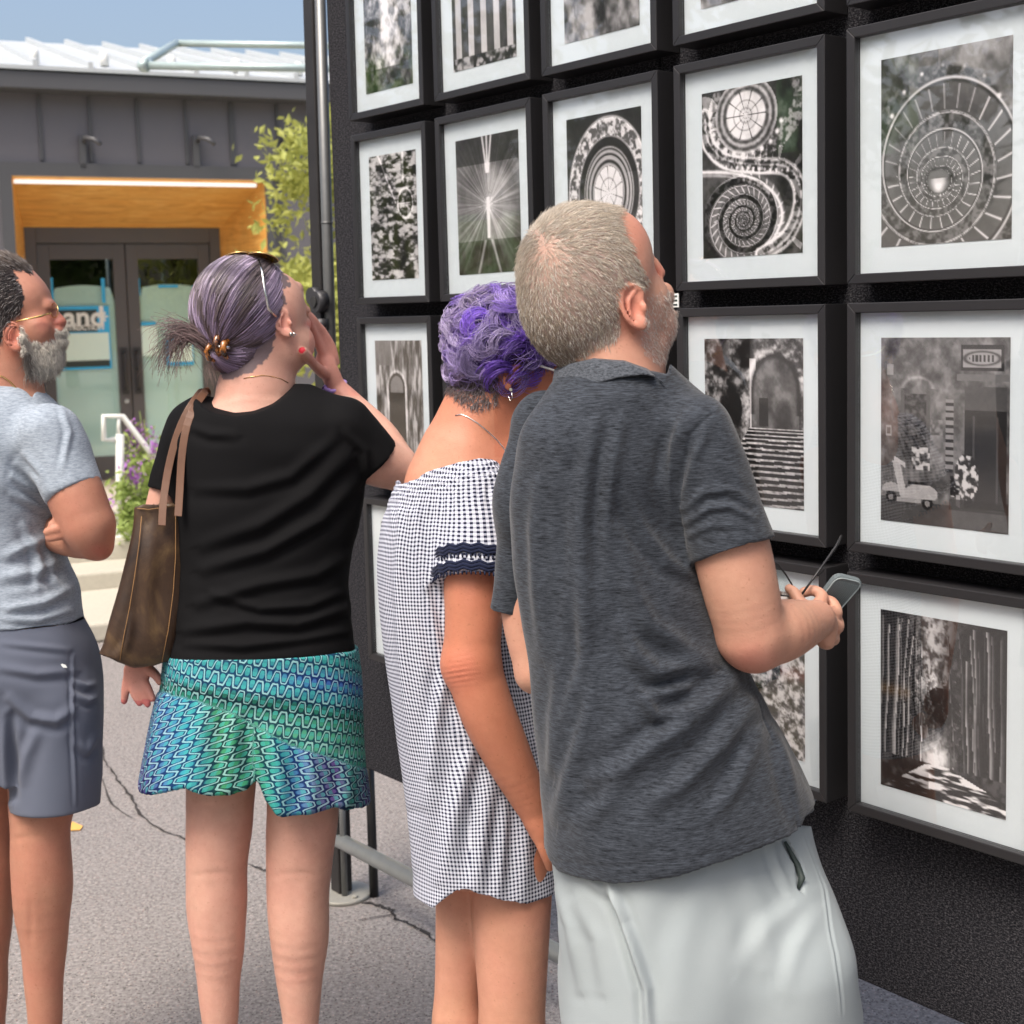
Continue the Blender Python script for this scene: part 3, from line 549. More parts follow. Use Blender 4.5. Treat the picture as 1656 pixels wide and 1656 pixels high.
ax,az=bpx(103,528,.895); bx_,bz=bpx(156,500,.895); text('and',.235,sg,ax,.8925,az,M['sign_white'],.006); ax,az=bpx(96,534.5,.895); text('NSTRUCTION',.058,sg,ax,.8925,az,M['sign_white'],.002)
ax,az=bpx(166,512,.895); mb=MB()
for i in range(3):
    a=math.pi*i/3; dx,dz=math.cos(a)*.045,math.sin(a)*.045; nx,nz=-math.sin(a)*.008,math.cos(a)*.008
    mb.poly([(ax-dx-nx,.8945-i*.0003,az-dz-nz),(ax+dx-nx,.8945-i*.0003,az+dz-nz),(ax+dx+nx,.8945-i*.0003,az+dz+nz),(ax-dx+nx,.8945-i*.0003,az-dz+nz)],(0,-.001,0))
mb.build('asterisk_logo',M['sign_white'],dl,world=False)
for sx in(135,318):
    ax,az=bpx(sx,232); MB().tube([(ax,-.001,az),(ax,-.12,az+.03),(ax+.05,-.2,az+.01),(ax+.1,-.22,az-.03)],.018,10).box(ax-.04,ax+.01,-.05,-.021,az-.2,az+.06).build('wall_bracket',M['fascia'],bld,world=False)
ax,az=bpx(463,230); sc_=empty('security_camera'); sc_.location=FB+BX*ax+np.array([0,0,az-.06]); sc_.rotation_euler=(0,0,math.atan2(BX[1],BX[0])); tag(sc_,'small round security camera on the grey metal wall','security camera')
MB().tube([(0,-.001,.06),(0,-.06,.06)],.055,20).build('mount',M['fascia'],sc_,world=False)
MB().tube([(0,-.06,.05),(0,-.1,.04),(0,-.15,.03),(0,-.17,.028)],[.05,.055,.04,.015],20).build('camera_dome',M['dark_metal'],sc_,world=False)
# ------------------------------------------------------------------ raised walk with steps, kerb
def slab(name,pts,z0,z1,label=None):
    o=MB().poly([(p[0],p[1],z0) for p in pts],(0,0,z1-z0)).build(name,M['concrete'],None,.015); tag(o,kind='structure'); return o
def band(ya,yb,za,zb_): # ground strip whose front edge is seen at row ya (height za)
    a=on_ground(160,ya,za); return a
e=on_ground(160,880,.3); e2=on_ground(160,925,.2); e3=on_ground(160,1008,.1)
def strip(p,back,xa=-7,xb=9): 
    a=p+BX*xa; b=p+BX*xb; return [a,b,b+BY*back,a+BY*back]
slab('pavement',strip(e,7.),0.001,.3); slab('step',strip(e2,float((e-e2)@BY)-.002),0.001,.2); slab('kerb',strip(e3,float((e2-e3)@BY)-.002),0.001,.1)
# ------------------------------------------------------------------ handrail
hp=on_ground(194,868,.3); hr=empty('handrail',hp,math.atan2(BX[1],BX[0])); tag(hr,'white painted metal handrail sloping down from the building steps','handrail')
def hpx(x,y): q=on_plane(x,y,hp,BY)-hp; return float(q@BX),0.,float(q[2])
a=hpx(194,702); MB().tube([(0,0,0),(a[0],0,a[2])],.026,16).tube([(0,0,0),(0,0,.01)],.06,20).build('post',M['white_paint'],hr,world=False)
pts=[hpx(*q) for q in[(186,711),(168,711),(168,673),(198,673),(253,745)]]; l=pts[-1]; pts.append((l[0]+.5,0,l[2]-.62)); MB().tube(pts,.018,12).tube([hpx(192,703),hpx(192,674)],.012,10).build('rail',M['white_paint'],hr,world=False)
MB().tube([(l[0]+.5,0,l[2]-.62),(l[0]+.5,0,-.1)],.026,16).build('post',M['white_paint'],hr,world=False)
# ------------------------------------------------------------------ vegetation
def leaves(n,gen,size,name,mat,parent,seed):
    r=np.random.default_rng(seed); C=gen(r,n); n=len(C); a=r.normal(size=(n,3)); a/=np.linalg.norm(a,axis=1)[:,None]; b=np.cross(a,r.normal(size=(n,3))); b/=np.linalg.norm(b,axis=1)[:,None]
    L=size*r.uniform(.6,1.3,(n,1)); W_=L*.42; nrm=np.cross(a,b)
    V=np.stack([C-a*L,C-b*W_+nrm*W_*.25,C+a*L,C+b*W_+nrm*W_*.25],1).reshape(-1,3); Q=np.arange(4*n).reshape(-1,4)
    me=bpy.data.meshes.new(name); np_mesh(me,V,Q,False); return link(name,me,mat,parent)
def tree(name,base,h,cr,label,lm,n,seed,group=None,cz=.62,flat=1.,lsz=.05,trunk=.06,low=.25):
    t=empty(name,base); tag(t,label,'tree',group); r=np.random.default_rng(seed); base=np.array(base,float)
    mb=MB(); tp=[base+np.array([0,0,0])]; 
    for i in range(1,6): tp.append(tp[-1]+np.array([r.normal()*.04*h/5,r.normal()*.04*h/5,h*.8/5]))
    mb.tube(tp,[trunk*(1-i*.15) for i in range(6)],10); tips=[]
    for i in range(14):
        k_=r.uniform(1.2,4.9); j=int(k_); p=tp[j]+(tp[j+1]-tp[j])*(k_-j) if j<5 else tp[5]; ang=r.uniform(0,6.28); ln=cr*r.uniform(.5,1)*(1.15-.12*k_)
        q=p+np.array([math.cos(ang)*ln,math.sin(ang)*ln,ln*r.uniform(.3,.9)]); m_=(p+q)/2+np.array([0,0,.08*ln]); mb.tube([p,m_,q],[trunk*.35,trunk*.22,trunk*.08],6); tips+=[q,m_]
    mb.build('trunk',M['bark'],t)
    tips=np.array(tips+tp[3:])
    def gen(r,n):
        k_=len(tips)*3; cc=tips[r.integers(0,len(tips),k_)]+r.normal(size=(k_,3))*cr*.22; cc=cc[cc[:,2]>base[2]+low*h]; i=r.integers(0,len(cc),n); sd=r.uniform(.06,.2,len(cc))*cr
        return cc[i]+r.normal(size=(n,3))*sd[i][:,None]*np.array([1,1,.75])
    leaves(n,gen,lsz,'crown',lm,t,seed+1); return t
tb=on_ground(520,880,.3)-BY*.2
tb=on_plane(562,600,FB-BY*2.2,BY); tb=np.array([tb[0],tb[1],.3])
tree('small_tree',tb,3.3,.82,'young yellow green tree by the grey building, behind the display wall post',M['leaf_yellow'],7500,5,lsz=.042,trunk=.03,low=.3)
# trees across the street, behind the photographer: the glass mirrors them
for i,(x,y,h) in enumerate([(-9,-7,8),(-15,-3,9),(-20,3,8),(-4,-12,9),(3,-14,10),(10,-12,8),(-26,9,9),(-12,-12,11)]):
    tree('street_tree',(x,y,0),h,h*.36,'dark leafy tree standing across the street behind the photographer',M['leaf_dark'],5200,40+i,'dark leafy trees across the street',lsz=.2,trunk=.18)
# flowering plants beside the handrail
pl=[(236,842,236,700),(250,850,256,735),(222,860,214,772),(236,852,230,800),(262,846,272,770)]
for i,(x0,y0_,x1,y1) in enumerate(pl):
    b=on_ground(x0,y0_+14,.3); t=empty('flowering_plant',b); tag(t,['tallest purple flower spike beside the white handrail','purple flowering plant nearest the black shirt sleeve','low purple flowering plant right beside the handrail post','short green leafy plant among the purple flowers','bushy plant behind the black sleeve at the handrail'][i],'plant','purple flowering plants by the handrail')
    tp=on_plane(x1,y1,b,BY); r=np.random.default_rng(i+5); mb=MB(); tips=[]
    for k in range(9):
        q=tp+r.normal(size=3)*np.array([.06,.06,.1]); q[2]=max(q[2],.45); mb.tube([b+r.normal(size=3)*np.array([.03,.03,0]),(b+q)/2+r.normal(size=3)*.03,q],[.005,.004,.002],5); tips.append(q)
    mb.build('stem',M['leaf_plant'],t); tips=np.array(tips)
    leaves(420,lambda r,n:(lambda k,j:b+(tips[j]-b)*k[:,None]+r.normal(size=(n,3))*.04)(r.uniform(.1,.9,n),r.integers(0,len(tips),n)),.03,'foliage',M['leaf_plant'],t,i)
    leaves(150,lambda r,n:tips[r.integers(0,min(5,len(tips)),n)]+r.normal(size=(n,3))*np.array([.02,.02,.05]),.016,'flower',M['petal'],t,i+9)
# ------------------------------------------------------------------ canopy frame of pale pipe in the street behind the wall
cp=on_plane(232,106,np.array([0,7.2,0]),np.array([0,1,0.])); cq=on_plane(620,112,np.array([0,7.2,0]),np.array([0,1,0.])); ct=on_plane(285,70,np.array([0,8.6,0]),np.array([0,1,0.]))
cf=empty('canopy_frame',(cq[0],cq[1],0)); tag(cf,'pale galvanised pipe frame of a market canopy, its crossbar above the entrance','canopy frame')
MB().tube([cq,cp],.021,12).tube([cp+(0,0,.012),ct],.024,12).build('crossbar',M['teal_pipe'],cf); MB().tube([cp-(cp-cq)*.02,cp,cp+(ct-cp)*.1],.034,12).build('elbow_joint',M['teal_pipe'],cf)
MB().tube([(cq[0],cq[1],cq[2]+.01),(cq[0],cq[1],0)],.021,12).build('leg',M['teal_pipe'],cf); cr_=ct+(cq-cp); MB().tube([ct,cr_],.021,12).build('crossbar',M['teal_pipe'],cf); MB().tube([(cr_[0],cr_[1],cr_[2]),(cr_[0],cr_[1],0)],.021,12).build('leg',M['teal_pipe'],cf)
# ------------------------------------------------------------------ sculpting: smooth-blended distance fields turned into meshes
def ip(x, xs, ys):
    return np.interp(x, xs, ys)
def smooth_tab(xs, ys, n=80):
    xs=np.array(xs,float); ys=np.array(ys,float); X=np.linspace(xs[0],xs[-1],n)
    d=np.gradient(ys,xs) if len(xs)>2 else np.full(len(xs),(ys[-1]-ys[0])/(xs[-1]-xs[0]))
    i=np.clip(np.searchsorted(xs,X,'right')-1,0,len(xs)-2); h=xs[i+1]-xs[i]; t=(X-xs[i])/h
    Y=(2*t**3-3*t**2+1)*ys[i]+(t**3-2*t**2+t)*h*d[i]+(-2*t**3+3*t**2)*ys[i+1]+(t**3-t**2)*h*d[i+1]
    return X,Y
class Sculpt:
    """works in a rigid local frame at distance D from the camera, in units of one pixel at that distance;
       X right, Y down, Z towards the camera"""
    def __init__(s, D): s.D=D; s.s=D/F; s.ops=[]
    def c(s,x,y,z=0.):
        k=(s.D-z*s.s)/s.D; return np.array([CX+(x-CX)*k, CY+(y-CY)*k, z])
    def world(s,P):
        P=np.atleast_2d(P); q=np.stack([(P[:,0]-CX)*s.s,-(P[:,1]-CY)*s.s,-s.D+P[:,2]*s.s],1); return q@CM.T+CO
    def pp(s,P):
        k=(s.D-P[:,2]*s.s)/s.D; return np.stack([CX+(P[:,0]-CX)/k,CY+(P[:,1]-CY)/k,P[:,2]],1)
    def local(s,Wp):
        q=(np.atleast_2d(Wp)-CO)@CM; return np.stack([q[:,0]/s.s+CX,-q[:,1]/s.s+CY,(q[:,2]+s.D)/s.s],1)
    def op(s,fn,k=6.,mode='u',reach=None): s.ops.append((fn,k,mode)); return s
    def cap(s,a,b,ra,rb,k=8.,mode='u',flat=False,flat0=False,sq=1.,raw=False):
        a=np.array(a,float) if raw else s.c(*a); b=np.array(b,float) if raw else s.c(*b); ab=b-a; L2=ab@ab; L=math.sqrt(L2)+1e-9; n=ab/L
        def fn(P):
            pa=P-a; t=pa@ab/(L2+1e-9); tt=np.clip(t,0,1.6 if flat else 1) if not flat0 else np.clip(t,-.6,1.6)
            d=np.linalg.norm((pa-tt[:,None]*ab)*np.array([1,1,1/sq]),axis=1)-(ra+tt*(rb-ra))
            if flat: d=np.maximum(d,pa@n-L)
            if flat0: d=np.maximum(d,-(pa@n))
            return d
        return s.op(fn,k,mode)
    def tube(s,pts,k=6.,mode='u',sub=5,raw=False):
        """one smooth limb: a curve through the points (x,y,z,radius)"""
        P=np.array([[*(p[:3] if raw else s.c(*p[:3])),p[3]] for p in pts],float)
        if len(P)>2:
            T=np.gradient(P,axis=0); out=[]
            for i in range(len(P)-1):
                for j in range(sub):
                    t=j/sub; out.append((2*t**3-3*t**2+1)*P[i]+(t**3-2*t**2+t)*T[i]+(-2*t**3+3*t**2)*P[i+1]+(t**3-t**2)*T[i+1])
            P=np.array(out+[P[-1]])
        def fn(X):
            d=np.full(len(X),1e3)
            for i in range(len(P)-1):
                a=P[i,:3]; ab=P[i+1,:3]-a; pa=X-a; t=np.clip(pa@ab/(ab@ab+1e-9),0,1); e=pa-t[:,None]*ab; d=np.minimum(d,np.sqrt((e*e).sum(1))-(P[i,3]+t*(P[i+1,3]-P[i,3])))
            return d
        return s.op(fn,k,mode)
    def ell(s,c,r,rot=0.,k=8.,mode='u',yaw=0.):
        c=s.c(*c); r=np.array(r,float); cr,sr=math.cos(rot),math.sin(rot); cy,sy=math.cos(yaw),math.sin(yaw)
        A=np.array([[cr,sr,0],[-sr,cr,0],[0,0,1]])@np.array([[cy,0,sy],[0,1,0],[-sy,0,cy]])
        def fn(P):
            q=(P-c)@A.T; k0=np.linalg.norm(q/r,axis=1); k1=np.linalg.norm(q/(r*r),axis=1)+1e-9; return k0*(k0-1)/k1
        return s.op(fn,k,mode)
    def loft(s,sec,yaw=0.,k=10.,mode='u',p=2.3,grow=0.,tilt=0.):
        """sec rows: y, xleft, xright, depth/width ratio, z"""
        sec=np.array(sec,float); Y=sec[:,0]; X,cx=smooth_tab(Y,(sec[:,1]+sec[:,2])/2); _,hw=smooth_tab(Y,(sec[:,2]-sec[:,1])/2); _,q=smooth_tab(Y,sec[:,3]); _,z=smooth_tab(Y,sec[:,4])
        cyw,syw=math.cos(yaw),math.sin(yaw); a=hw/np.sqrt(cyw**2+(q*syw)**2); b=a*q; a=a+grow; b=b+grow; y0,y1=Y[0]-grow,Y[-1]
        s.last=(X,cx,a,b,z,cyw,syw,tilt)
        def fn(P):
            y=P[:,1]+tilt*(P[:,0]-cx.mean()); C=ip(y,X,cx); A=ip(y,X,a); B=ip(y,X,b); Zc=ip(y,X,z); C=CX+(C-CX)*(1-Zc*s.s/s.D)
            dx=P[:,0]-C; dz=P[:,2]-Zc; u=dx*cyw-dz*syw; v=dx*syw+dz*cyw
            r=(np.abs(u/A)**p+np.abs(v/B)**p)**(1/p); g=np.hypot(u/A**2,v/B**2)/np.maximum(np.hypot(u/A,v/B),1e-6); d=(r-1)/np.maximum(g,1e-4)
            d=np.minimum(d,60)
            return np.maximum(np.maximum(d,y0-y),y-y1)
        return s.op(fn,k,mode)
    def cut_below(s,line,k=0.,el=None): # hem: keep what lies above the line; with el=(centre,half width,depth) the hem is level round the body
        L=np.array(line,float)
        def fn(P):
            Q=s.pp(P); y=np.interp(Q[:,0],L[:,0],L[:,1])
            if el is None: return Q[:,1]-y
            zn=el[2]*np.sqrt(np.clip(1-((Q[:,0]-el[0])/el[1])**2,.0,1)); return P[:,1]-(CY+(y-CY)*(1-zn*s.s/s.D)+(P[:,2]-zn)*.0955)
        return s.op(fn,k,'i')
    def cut_above(s,line,zs=0.):
        L=np.array(line,float)
        def fn(P): Q=s.pp(P); return np.interp(Q[:,0],L[:,0],L[:,1])-Q[:,1]+zs*P[:,2]
        return s.op(fn,0,'i')
    def zs(s,x,y,z1=200,z0=-150):
        Z=np.arange(z1,z0,-1.); A=s.field(np.array([s.c(x,y,z) for z in Z])); i=np.nonzero(A<0)[0]; return Z[i[0]] if len(i) else 0.
    def field(s,P,masks=None,out=None):
        acc=np.full(len(P),1e3,dtype=np.float64); rec=[]
        for i,(fn,k,mode) in enumerate(s.ops):
            if masks is not None and mode!='i':
                m=masks[i]; 
                if not m.any(): continue
                d=np.full(len(P),1e3); d[m]=fn(P[m])
            else: d=fn(P)
            rec.append(d) if out is not None else None
            if mode=='u':
                if k>0: h=np.maximum(k-np.abs(acc-d),0)/k; acc=np.minimum(acc,d)-h*h*k*.25
                else: acc=np.minimum(acc,d)
            elif mode=='s':
                h=np.maximum(k-np.abs(acc+d),0)/k if k>0 else 0; acc=np.maximum(acc,-d)+(h*h*k*.25 if k>0 else 0)
            elif mode=='i': acc=np.maximum(acc,d)
        if out is not None: out.append(rec)
        return acc
    def surface(s,lo,hi,h):
        lo=np.array(lo,float); hi=np.array(hi,float); Bk=8; nb=np.ceil((hi-lo)/h/Bk).astype(int); n=nb*Bk
        bx=np.stack(np.meshgrid(*[np.arange(k) for k in nb],indexing='ij'),-1).reshape(-1,3); cen=lo+(bx+.5)*Bk*h
        out=[]; cf=s.field(cen,out=out); diag=Bk*h*.87
        act=np.abs(cf)<diag*1.7+4; G=np.where(cf>0,1.,-1.).astype(np.float32).reshape(nb); G=G.repeat(Bk,0).repeat(Bk,1).repeat(Bk,2)*50
        ai=np.nonzero(act)[0]; off=np.stack(np.meshgrid(*[np.arange(Bk)]*3,indexing='ij'),-1).reshape(-1,3)
        rel=[ (d[ai]<cf[ai].clip(None,0)*0+diag*2.2+k*1.5+4) if mode!='i' else None for d,(fn,k,mode) in zip(out[0],s.ops)]
        CH=400
        for c0 in range(0,len(ai),CH):
            sel=ai[c0:c0+CH]; idx=(bx[sel][:,None,:]*Bk+off[None]).reshape(-1,3); P=lo+(idx+.5)*h
            ms=[None if r is None else np.repeat(r[c0:c0+CH],Bk**3) for r in rel]
            G[idx[:,0],idx[:,1],idx[:,2]]=s.field(P,ms)
        return surface_nets(G,lo+.5*h,h)
def surface_nets(G,lo,h):
    S=G<0; n=np.array(G.shape)
    c=np.zeros(tuple(n-1),dtype=np.uint8)
    for a in(0,1):
        for b in(0,1):
            for d in(0,1): c+=S[a:n[0]-1+a,b:n[1]-1+b,d:n[2]-1+d]
    act=(c>0)&(c<8); ci=np.argwhere(act); vid=np.full(act.shape,-1,dtype=np.int32); vid[act]=np.arange(len(ci))
    cor=np.array([(a,b,d) for a in(0,1) for b in(0,1) for d in(0,1)]); val=np.stack([G[ci[:,0]+a,ci[:,1]+b,ci[:,2]+d] for a,b,d in cor],1)
    pos=np.zeros((len(ci),3)); cnt=np.zeros(len(ci))
    for i in range(8):
        for j in range(i+1,8):
            if np.abs(cor[i]-cor[j]).sum()!=1: continue
            m=(val[:,i]<0)!=(val[:,j]<0); t=val[:,i]/np.where(m,val[:,i]-val[:,j],1); p=cor[i]+t[:,None]*(cor[j]-cor[i]); pos+=p*m[:,None]; cnt+=m
    V=lo+(ci+pos/cnt[:,None])*h; Q=[]
    for ax in range(3):
        o=[k for k in range(3) if k!=ax]
        sl0=[slice(None)]*3; sl1=[slice(None)]*3; sl0[ax]=slice(0,n[ax]-1); sl1[ax]=slice(1,n[ax]); A=S[tuple(sl0)]; Bm=S[tuple(sl1)]
        e=np.argwhere(A!=Bm); e=e[(e[:,o[0]]>0)&(e[:,o[1]]>0)&(e[:,o[0]]<n[o[0]]-1)&(e[:,o[1]]<n[o[1]]-1)]
        fl=A[e[:,0],e[:,1],e[:,2]]; u=np.zeros(3,int); v=np.zeros(3,int); u[o[0]]=1; v[o[1]]=1
        g=lambda q: vid[q[:,0],q[:,1],q[:,2]]
        q=np.stack([g(e-u-v),g(e-v),g(e),g(e-u)],1)
        if ax==1: q=q[:,::-1]
        q[fl]=q[fl][:,::-1]; Q.append(q)
    Q=np.concatenate(Q); Q=Q[(Q>=0).all(1)]
    return V,Q
def vnormals(V,Q):
    n=np.cross(V[Q[:,2]]-V[Q[:,0]],V[Q[:,3]]-V[Q[:,1]]); N_=np.zeros_like(V)
    for k in range(4): np.add.at(N_,Q[:,k],n)
    return N_/(np.linalg.norm(N_,axis=1)[:,None]+1e-12)
def relax(V,Q,it=1,f=.5):
    for _ in range(it):
        S_=np.zeros_like(V); c=np.zeros(len(V))
        for k in range(4): np.add.at(S_,Q[:,k],V[Q[:,(k+1)%4]]); np.add.at(c,Q[:,k],1); np.add.at(S_,Q[:,k],V[Q[:,(k+3)%4]]); np.add.at(c,Q[:,k],1)
        V=V*(1-f)+f*S_/np.maximum(c,1)[:,None]
    return V
def outward(V,Q,s=None):
    # make normals point outwards (mean of n.(v-centroid) positive by signed volume)
    v=(np.cross(V[Q[:,1]]-V[Q[:,0]],V[Q[:,2]]-V[Q[:,0]])*V[Q[:,0]]).sum()
    return Q if v>0 else Q[:,::-1]
def fold(P,folds):
    """creases: (points, width, height); returns displacement for points P (n,>=2)"""
    out=np.zeros(len(P))
    for pts,wd,am in folds:
        pts=np.array(pts,float); best=np.full(len(P),1e9); tt=np.zeros(len(P)); sg=np.zeros(len(P)); tot=len(pts)-1
        for i in range(tot):
            a=pts[i]; ab=pts[i+1]-a; pa=P[:,:2]-a; t=np.clip(pa@ab/(ab@ab),0,1); e=pa-t[:,None]*ab; d=np.hypot(e[:,0],e[:,1]); m=d<best
            best[m]=d[m]; tt[m]=((i+t)/tot)[m]; sg[m]=np.sign(ab[0]*pa[:,1]-ab[1]*pa[:,0])[m]
        env=np.sin(np.pi*np.clip(tt*.86+.07,0,1))**.7; x=best*sg/wd
        out+=am*env*(np.exp(-x*x)-.75*np.exp(-((x-1.5)/1.)**2)-.25*np.exp(-((x+1.8)/1.2)**2))
    return out
def waves(P,seed,freq,amp,aniso=(1,1,1),n=7):
    r=np.random.default_rng(seed); o=0
    for i in range(n):
        k=r.normal(size=3)*freq*np.array(aniso)*(1+.35*i/n); o=o+np.sin(P@k+r.uniform(0,6.3))
    return o*amp/math.sqrt(n)
def garment(sc,name,mat,parent,lo,hi,h,folds=(),wv=(),uv=None,color=None,extra=None,rx=1,attrs=None,shell=False):
    V,Q=sc.surface(lo,hi,h); Q=outward(V*np.array([1,-1,1]),Q)
    V=relax(V,Q,rx,.4); d=np.zeros(len(V)); Nn=-vnormals(V,Q)
    back=np.clip(Nn[:,2]*1.5+.5,0,1)
    Vp=sc.pp(V)
    sd=Nn if (Nn*(V-V.mean(0))).sum()>0 else -Nn
    back=np.clip(sd[:,2]*1.5+.5,0,1)
    if folds: d+=fold(Vp,folds)*back
    for wv_ in wv: d+=waves(V,*wv_)
    if extra is not None: d+=extra(Vp,sd)
    UV=uv(V,Vp) if uv is not None else None
    V=V+sd*d[:,None]; me=bpy.data.meshes.new(name); np_mesh(me,sc.world(V),Q)
    if uv is not None: set_vec(me,UV)
    if color is not None: set_color(me,color(Vp,sd))
    if attrs:
        for k_,fn in attrs.items():
            a=me.attributes.new(k_,'FLOAT','POINT'); a.data.foreach_set('value',fn(Vp).astype(np.float32))
    return link(name,me,mat,parent),V,sd,Q
def inpoly(P,poly):
    poly=np.array(poly,float); x,y=P[:,0],P[:,1]; r=np.zeros(len(P),bool); j=len(poly)-1
    for i in range(len(poly)):
        xi,yi=poly[i]; xj,yj=poly[j]; c=((yi>y)!=(yj>y))&(x<(xj-xi)*(y-yi)/(yj-yi+1e-9)+xi); r^=c; j=i
    return r
def soft(P,poly,w=4.,seed=0):
    Pj=P[:,:2]+np.stack([waves(P,seed+1,.25,w*.5),waves(P,seed+2,.3,w*.5)],1); return inpoly(Pj,poly).astype(float)
def strands(name,sc,mat,parent,paths,rad,cols,sides=3):
    """paths (n,k,3) local px, rad (k,) or (n,k) px, cols (n,3)"""
    n,k,_=paths.shape; Wp=sc.world(paths.reshape(-1,3)).reshape(n,k,3); rad=np.broadcast_to(rad,(n,k))*sc.s
    T=np.gradient(Wp,axis=1); T/=np.linalg.norm(T,axis=2)[...,None]+1e-12; up=np.array([.31,.77,.56]); A=np.cross(T,up); A/=np.linalg.norm(A,axis=2)[...,None]+1e-9; B=np.cross(T,A)
    V=np.stack([Wp+(A*math.cos(a)+B*math.sin(a))*rad[...,None] for a in np.arange(sides)*2*math.pi/sides],2)
    i=np.arange(n*k*sides).reshape(n,k,sides); j=np.roll(i,-1,2); Q=np.stack([i[:,:-1],j[:,:-1],j[:,1:],i[:,1:]],-1).reshape(-1,4)
    me=bpy.data.meshes.new(name); np_mesh(me,V.reshape(-1,3),Q); c=np.repeat(cols[:,None,:],k*sides,1) if cols.ndim==2 else np.repeat(cols,sides,1); set_color(me,c.reshape(-1,3))
    return link(name,me,mat,parent)
def pick(V,mask,n,seed,h=3.):
    r=np.random.default_rng(seed); i=r.choice(np.nonzero(mask)[0],n); return i,r
def flow_strands(name,sc,parent,V,Nn,mask,n,flow,length,lift,rad,colfn,seed,K=5,curl=0.,drop=0.,mat=None,h=3.):
    i,r=pick(V,mask,n,seed); P=V[i]+r.normal(size=(n,3))*h*.4; nn=Nn[i]; f=flow(P,r); f=f-(f*nn).sum(1)[:,None]*nn; f/=np.linalg.norm(f,axis=1)[:,None]+1e-9
    f=f+r.normal(size=(n,3))*.16; L=length*r.uniform(.6,1.25,(n,1)) if np.isscalar(length) else length(P,r)[:,None]
    t=np.linspace(0,1,K); paths=P[:,None,:]-nn[:,None]*.8+f[:,None,:]*(L[:,None]*t[None,:,None])+nn[:,None,:]*(lift*np.sin(t*math.pi*.62)[None,:,None]*r.uniform(.5,1.4,(n,1,1)))
    if drop: paths[...,1]+=(t**2)[None]*drop*L
    if curl: b=np.cross(f,nn); paths+=b[:,None,:]*(np.sin(t*5+r.uniform(0,6,(n,1)))[...,None]*curl)
    rr=rad*(1-.75*t**2); return strands(name,sc,mat or M['hair'],parent,paths,rr[None],colfn(P,r))
def person(label,foot): 
    p=empty('person',(foot[0],foot[1],0)); tag(p,label,'person','people looking at the photographs'); return p
def leg_to_ground(sc,hip,knee,z0,r1,r2,r3,dirx=(.77,.64),raw_knee=True,shoe=True):
    """calf from a knee point straight down to the ground"""
    w_=sc.world(sc.c(*knee))[0]; ank=np.array([w_[0]-.02*dirx[0],w_[1]-.02*dirx[1],.085]); a=sc.local(ank)[0]; k=sc.c(*knee); m=k*.68+a*.32
    h_=sc.c(*hip); sc.tube([(*h_,r1),(*(h_*.45+k*.55),r1*.35+r2*.68),(*k,r2),(*(k*.81+a*.19),r3),(*(k*.52+a*.48),r3*.69),(*(k*.2+a*.8),r3*.52),(*a,r3*.5)],10,raw=True)
    toe=sc.local(np.array([ank[0]+.15*dirx[0],ank[1]+.15*dirx[1],.035]))[0]; sc.cap(a,toe,r3*.6,r3*.5,6,raw=True)
    return ank
def shoes(sc,anks,parent,mat,dirx=(.77,.64),name='shoe'):
    for an in anks:
        mb=MB(); c=np.array([an[0],an[1],0]); d=np.array([dirx[0],dirx[1],0]); n=np.array([-d[1],d[0],0]); prof=[(-.09,.03),(-.07,.042),(0,.042),(.08,.048),(.14,.045),(.185,.03),(.2,.012)]
        L=[c+d*x+n*w_ for x,w_ in prof]+[c+d*x-n*w_ for x,w_ in reversed(prof)]; mb.poly([(p[0],p[1],.002) for p in L],(0,0,.022))
        mb.tube([c+d*-.06+(0,0,.055),c+d*.0+(0,0,.06),c+d*.09+(0,0,.045),c+d*.17+(0,0,.03)],[.046,.05,.044,.028],16); mb.build(name,mat,parent,.004)
def ear(sc,cx,cy,w,h,z,rot,k=3.):
    """outer rim, inner fold, lobe and hollow of an ear, in the picture plane, front of the head to the right"""
    cr,sr=math.cos(rot),math.sin(rot)
    def T(u,v,dz=0): return (cx+(u*cr-v*sr)*w/2, cy+(u*sr*1.0+v*cr)*h/2, z+dz)
    def T(u,v,dz=0): X_=u*w/2; Y_=v*h/2; return (cx+X_*cr-Y_*sr, cy+X_*sr+Y_*cr, z+dz)
    sc.ell((cx,cy,z-4),(w*.46,h*.46,h*.11),rot,4)
    rim=[(.75,-.25,-3),(.85,-.6,0),(.45,-.95,3),(-.2,-1.,6),(-.75,-.7,8),(-.95,-.2,9),(-.85,.3,8),(-.5,.7,5),(0.,.92,2),(.35,.85,0)]
    r=h*.058; pts=[(*T(u,v,dz*h/66),r) for u,v,dz in rim]; sc.tube(pts,2.5)
    sc.ell(T(.12,.02,8*h/66),(w*.25,h*.27,h*.13),rot,3,'s'); sc.ell(T(-.1,-.55,9*h/66),(w*.2,h*.14,h*.1),rot,3,'s')
    sc.tube([(*T(.35,-.7,3),r*.7),(*T(-.2,-.42,5),r*.8),(*T(-.45,0,6),r*.85),(*T(-.3,.42,4),r*.8),(*T(.1,.58,3),r*.8)],2.5); sc.ell(T(.25,.8,1),(w*.26,h*.15,h*.09),rot,3)
    sc.ell(T(.78,.12,2),(w*.12,h*.12,h*.08),rot,4)
